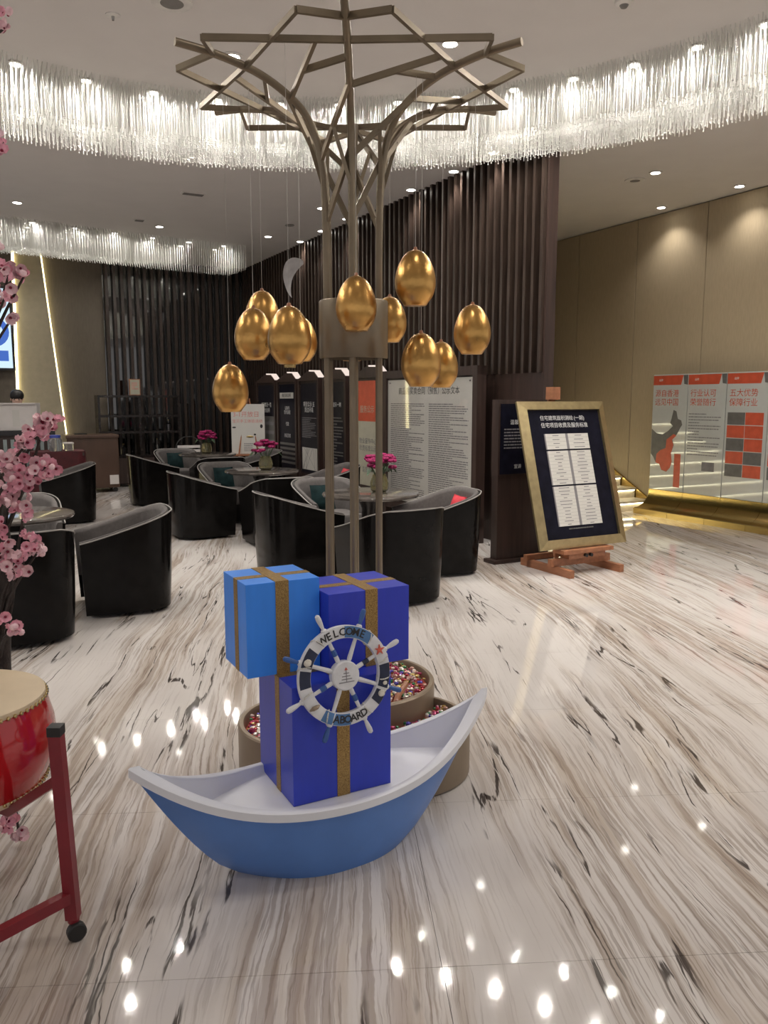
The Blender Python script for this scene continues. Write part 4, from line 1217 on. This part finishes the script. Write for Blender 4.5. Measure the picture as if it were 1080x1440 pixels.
def blossom_mesh(mat):
    mb = MB()
    for j in range(5):
        q = 2*pi*j/5; d = Vector((cos(q), sin(q), 0)); s_ = Vector((-sin(q), cos(q), 0)); up = Vector((0, 0, 1))
        rows_ = []
        for (r_, w_, z_) in ((.002, .003, 0), (.010, .011, .003), (.019, .0135, .011), (.023, .0075, .020)):
            rows_.append([d*r_ - s_*w_ + up*(z_+.003), d*r_ + up*z_, d*r_ + s_*w_ + up*(z_+.003)])
        mb.grid(rows_)
    mb.mi = 1; mb.ball((0, 0, .006), .0062, 6, 4); mb.mi = 0
    return mb.mesh('blossom', [mat, M['stamen']], angle=80)
bud = MB(); bud.ball((0, 0, .012), .014, 8, 6, (1, 1, 1.2)); bud.mi = 1; bud.ball((0, 0, -.003), .006, 6, 4); 
bms = [blossom_mesh(M['petal']), blossom_mesh(M['petal_pale']), blossom_mesh(M['petal']), blossom_mesh(M['petal_pale']), bud.mesh('blossom', [M['petal_pale'], M['stamen']])]
rb = random.Random(5)
hubs = [Vector((.06, 0, 1.0)), Vector((.03, 0, 1.5)), Vector((-.02, -.05, 2.1)), Vector((.02, 0, .5)), Vector((-.04, -.09, 2.7))]
for (px, py, sx, sy, n, d) in CL:
    if n == 0: continue
    c = rel(px, py, d)
    h_ = min(hubs, key=lambda q: abs(q.z + .45 - c.z))
    mid = h_.lerp(c, .5) + Vector((rb.uniform(-.05, .02), rb.uniform(-.04, .04), .04))
    MB().tube(smooth_path([h_, mid, c], 4), [.011 - .007*k/8 for k in range(9)], 6).build('branch', M['bark'], bl)
    for k in range(round(n*1.5)):
        p = rel(px + rb.gauss(0, .62)*sx, py + rb.gauss(0, .62)*sy, d + rb.uniform(-.07, .07))
        o = obj('blossom', rb.choice(bms), bl, p, (rb.uniform(.5, 2.1), rb.uniform(-.6, .6), rb.uniform(-1.2, 1.2)))
        s_ = rb.uniform(.72, 1.0); o.scale = (s_, s_, s_)

# ------------------------------------------------------------------ service corner at the back left
t = thing('service_counter', 'dark service counter with ribbed front behind the blossoms', 'counter', WE(.66, 13.3), ROOM)
MB().box(-1.6, .62, -.30, .30, 0, 1.08).build('body', M['walnut'], t, smooth=False)
MB().box(-1.65, .66, -.36, .34, 1.08, 1.15).build('counter_top', M['counter_top'], t, smooth=False)
for k in range(22):
    MB().box(-1.55 + .1*k, -1.50 + .1*k, -.325, -.30, .06, 1.02).build('rib', M['ribs'], t, smooth=False)
t = thing('carton', 'white carton standing on the service counter before the attendant', 'box', WE(.84, 13.12, 1.151), R(12))
MB().box(-.29, .29, -.13, .13, 0, .40).build('carton_body', M['carton'], t, smooth=False, bevel=.004)
MB().box(-.29, .29, -.19, -.13, .385, .40).build('flap', M['carton'], t, smooth=False)
MB().box(-.05, .05, -.1315, -.13, .06, .30).build('tape_strip', M['white_print'], t, smooth=False)
# attendant: one skinned body, hair and blouse as children
def person(loc, rz):
    t = thing('person', 'attendant with dark hair in a dark uniform behind the white carton, head bowed', 'person', loc, rz)
    me = bpy.data.meshes.new('body')
    V_ = [(0,0,.95),(0,0,1.15),(0,.01,1.36),(0,-.01,1.47),(0,-.05,1.56),(0,-.075,1.66),
          (.17,0,1.38),(.22,-.05,1.12),(.14,-.25,1.08),(.06,-.30,1.10),(-.17,0,1.38),(-.22,-.05,1.12),(-.14,-.25,1.08),(-.06,-.30,1.10),
          (.09,0,.88),(.095,-.01,.48),(.10,.03,.08),(.10,-.12,.04),(-.09,0,.88),(-.095,-.01,.48),(-.10,.03,.08),(-.10,-.12,.04)]
    E_ = [(0,1),(1,2),(2,3),(3,4),(4,5),(2,6),(6,7),(7,8),(8,9),(2,10),(10,11),(11,12),(12,13),(0,14),(14,15),(15,16),(16,17),(0,18),(18,19),(19,20),(20,21)]
    Rr = [.14,.125,.13,.055,.085,.088,.06,.046,.036,.035,.06,.046,.036,.035,.085,.06,.042,.04,.085,.06,.042,.04]
    me.from_pydata(V_, E_, []); o = obj('body', me, t)
    sk = o.modifiers.new('skin', 'SKIN'); sv = me.skin_vertices[0].data
    for i, r_ in enumerate(Rr): sv[i].radius = (r_, r_*(.72 if i in (0,1,2) else 1.0)); 
    sv[0].use_root = True
    o.modifiers.new('sub', 'SUBSURF').render_levels = 2
    me.materials.append(M['skin'])
    dg = bpy.context.evaluated_depsgraph_get(); bpy.context.view_layer.update()
    m2 = bpy.data.meshes.new_from_object(o.evaluated_get(dg)); o.modifiers.clear(); o.data = m2; m2.materials.clear(); m2.materials.append(M['skin']); m2.materials.append(M['blouse'])
    for pgn in m2.polygons:
        c = pgn.center
        pgn.material_index = 1 if c.z < 1.42 and not (c.y < -.20 and c.z > 1.0) else 0
        pgn.use_smooth = True
    mb = MB(); mb.ball((0, -.035, 1.665), .108, 16, 10, (.95, 1.0, .92)); mb.ball((0, .06, 1.62), .06, 10, 8)
    mb.build('hair', M['hair'], t)
    for sx in (-1, 1):
        MB().ball((sx*.035, -.158, 1.60), .010, 8, 5).build('eye', M['ink'], t)
        MB().ball((sx*.088, -.06, 1.60), .020, 8, 5, (.5, .8, 1)).build('ear', M['skin'], t)
    MB().ball((0, -.166, 1.58), .014, 8, 5, (.8, 1, 1.3)).build('nose', M['skin'], t)
    MB().ball((0, -.155, 1.545), .016, 8, 5, (1.4, .5, .4)).build('mouth', M['pink_ink'], t)
person(WE(.90, 13.98, 0), R(20))
t = thing('cloth_table', 'small table draped in dark red cloth beside the brown cabinet', 'table', WE(1.30, 12.55), ROOM)
mb = MB(); rows_ = []
for (z, s_) in ((.86, .98), (.865, 1.0), (.84, 1.02), (.4, 1.05), (.02, 1.10)):
    row = []
    for k in range(40):
        a = 2*pi*k/40; fold = 1 + (.03*sin(a*9) if z < .6 else 0)
        ca, sa = cos(a), sin(a); e = .45
        row.append((.36*s_*fold*math.copysign(abs(ca)**e, ca), .30*s_*fold*math.copysign(abs(sa)**e, sa), z))
    rows_.append(row)
mb.grid(rows_, close_u=True); mb.f.append(tuple(range(40))); mb.m.append(0)
mb.build('cloth', M['red_cloth'], t)
MB().box(-.33, .33, -.27, .27, .80, .85).build('table_board', M['walnut'], t, smooth=False)
t = thing('storage_jar', 'clear plastic jar with blue lid on the red cloth', 'jar', WE(1.27, 12.50, .866), 0)
MB().lathe([(.085, 0), (.09, .01), (.09, .16), (.07, .19)], 20).build('jar_body', M['jar'], t)
MB().lathe([(.075, .19), (.075, .225), (.06, .23)], 20).build('lid', M['blue_lid'], t)
t = thing('snack_box', 'clear low plastic box on the red cloth beside the jar', 'box', WE(1.45, 12.55, .866), ROOM)
MB().box(-.06, .06, -.10, .10, 0, .10).build('box_body', M['jar'], t, smooth=False, bevel=.004)
MB().box(-.065, .065, -.105, .105, .10, .115).build('lid', M['carton'], t, smooth=False)
t = thing('brown_cabinet', 'brown laminate cabinet on casters before the grey wall', 'cabinet', WE(2.08, 14.85), ROOM)
MB().box(-.42, .42, -.30, .30, .08, .94).build('body', M['cab_brown'], t, smooth=False, bevel=.01)
MB().box(-.435, .435, -.315, .315, .94, 1.0).build('top', M['cab_brown'], t, smooth=False, bevel=.015)
MB().box(-.40, .40, -.306, -.30, .12, .90).build('door', M['cab_brown'], t, smooth=False)
MB().box(.25, .40, -.309, -.306, .14, .30).build('paper_label', M['carton'], t, smooth=False)
for sx in (-.35, .35):
    for sy in (-.24, .24):
        w_ = MB().lathe([(.034, -.015), (.04, -.01), (.04, .01), (.034, .015)], 16).build('caster', M['rubber'], t); w_.location = (sx, sy, .04); w_.rotation_euler = (pi/2, 0, 0)
MB().box(-.25, -.05, -.02, .12, 1.0, 1.02).build('remote', M['rubber'], t, smooth=False)
t = thing('dark_shelf', 'dark open shelf unit standing before the slatted back wall', 'shelf', WE(3.05, 15.55), ROOM)
for x in (-.72, 0, .72): MB().box(x-.02, x+.02, -.18, .18, 0, 1.64).build('upright', M['darkback'], t, smooth=False)
for z in (.04, .55, 1.0, 1.30, 1.66): MB().box(-.74, .74, -.19, .19, z-.02, z+.02).build('shelf_board', M['darkback'], t, smooth=False)
for x in (-.36, .36): MB().box(x-.33, x+.33, -.185, -.17, .06, .53).build('cupboard_door', M['walnut'], t, smooth=False)
for i, (x, z, hgt, r_, lab) in enumerate(((-.5, .57, .26, .045, 'small bottle on the dark shelf, left one'), (-.3, .57, .22, .05, 'small bottle on the dark shelf, second from left'), (.32, .57, .30, .04, 'small bottle on the dark shelf, right one'), (.55, 1.02, .20, .05, 'small jar on the upper dark shelf'))):
    p = WE(3.05, 15.5) + Vector((cos(ROOM)*x, sin(ROOM)*x, z))
    q = thing('bottle', lab, 'bottle', p, 0, 'bottles on the dark shelf')
    MB().lathe([(r_, 0), (r_, hgt*.6), (r_*.4, hgt*.75), (r_*.4, hgt*.95)], 14).build('glass', M['smoked'], q)
    MB().lathe([(r_*.45, hgt*.95), (r_*.45, hgt)], 12).build('cap', M['stud'], q)
q = thing('table_sign', 'small framed sign standing on top of the dark shelf', 'sign', WE(3.0, 15.5, 1.68), ROOM)
MB().box(-.10, .10, -.012, .012, 0, .30).build('frame', M['easel_wood'], q, smooth=False)
MB().box(-.085, .085, -.014, -.012, .015, .285).build('card', M['cream_print'], q, smooth=False)
print_lines(q, 'pink_ink', -.06, .06, .10, .24, 4, -.0142, rnd)
q = thing('wire_chair', 'wire framed chair with arched back before the dark shelf', 'chair', WE(3.85, 14.95), ROOM + R(170))
for sx in (-1, 1):
    MB().tube([(sx*.22, .20, 0), (sx*.22, .19, .45)], .011, 6).build('leg', M['steel'], q)
    MB().tube([(sx*.22, -.20, 0), (sx*.22, -.20, .45)], .011, 6).build('leg', M['steel'], q)
    MB().tube([(sx*.24, .18, .45), (sx*.28, .10, .66), (sx*.27, -.12, .68), (sx*.24, -.20, .60)], .010, 6).build('arm', M['steel'], q)
MB().box(-.24, .24, -.22, .22, .44, .49).build('seat', M['carton'], q, bevel=.01)
MB().tube(smooth_path([Vector((-.24, -.20, .45)), Vector((-.23, -.24, .75)), Vector((-.12, -.26, .88)), Vector((0, -.265, .91)), Vector((.12, -.26, .88)), Vector((.23, -.24, .75)), Vector((.24, -.20, .45))], 4), .011, 6).build('back_hoop', M['rubber'], q)
for z in (.56, .64, .72): MB().box(-.21, .21, -.25, -.238, z-.025, z+.025).build('back_slat', M['carton'], q, smooth=False)
# wall screen
t = thing('wall_screen', 'lit wall screen with blue and white tableware picture at the left edge', 'screen', WE(.54, 15.80, 2.15), ROOM)
MB().box(-1.3, .48, -.03, .03, -.04, 1.40).build('casing', M['rubber'], t, smooth=False)
MB().box(-1.26, .44, -.034, -.03, 0, 1.36).build('display', M['tv_light'], t, smooth=False)
for (x, z, r_) in ((.15, .62, .26), (.05, 1.0, .20)):
    o = arc_band(r_*.62, r_, 0, 360, -.036, -.034, 24).build('blue_bowl', M['tv_blue'], t, smooth=False); o.location = (x, 0, z)
MB().box(-.9, .38, -.036, -.034, .12, .30).build('blue_pattern', M['tv_blue'], t, smooth=False)
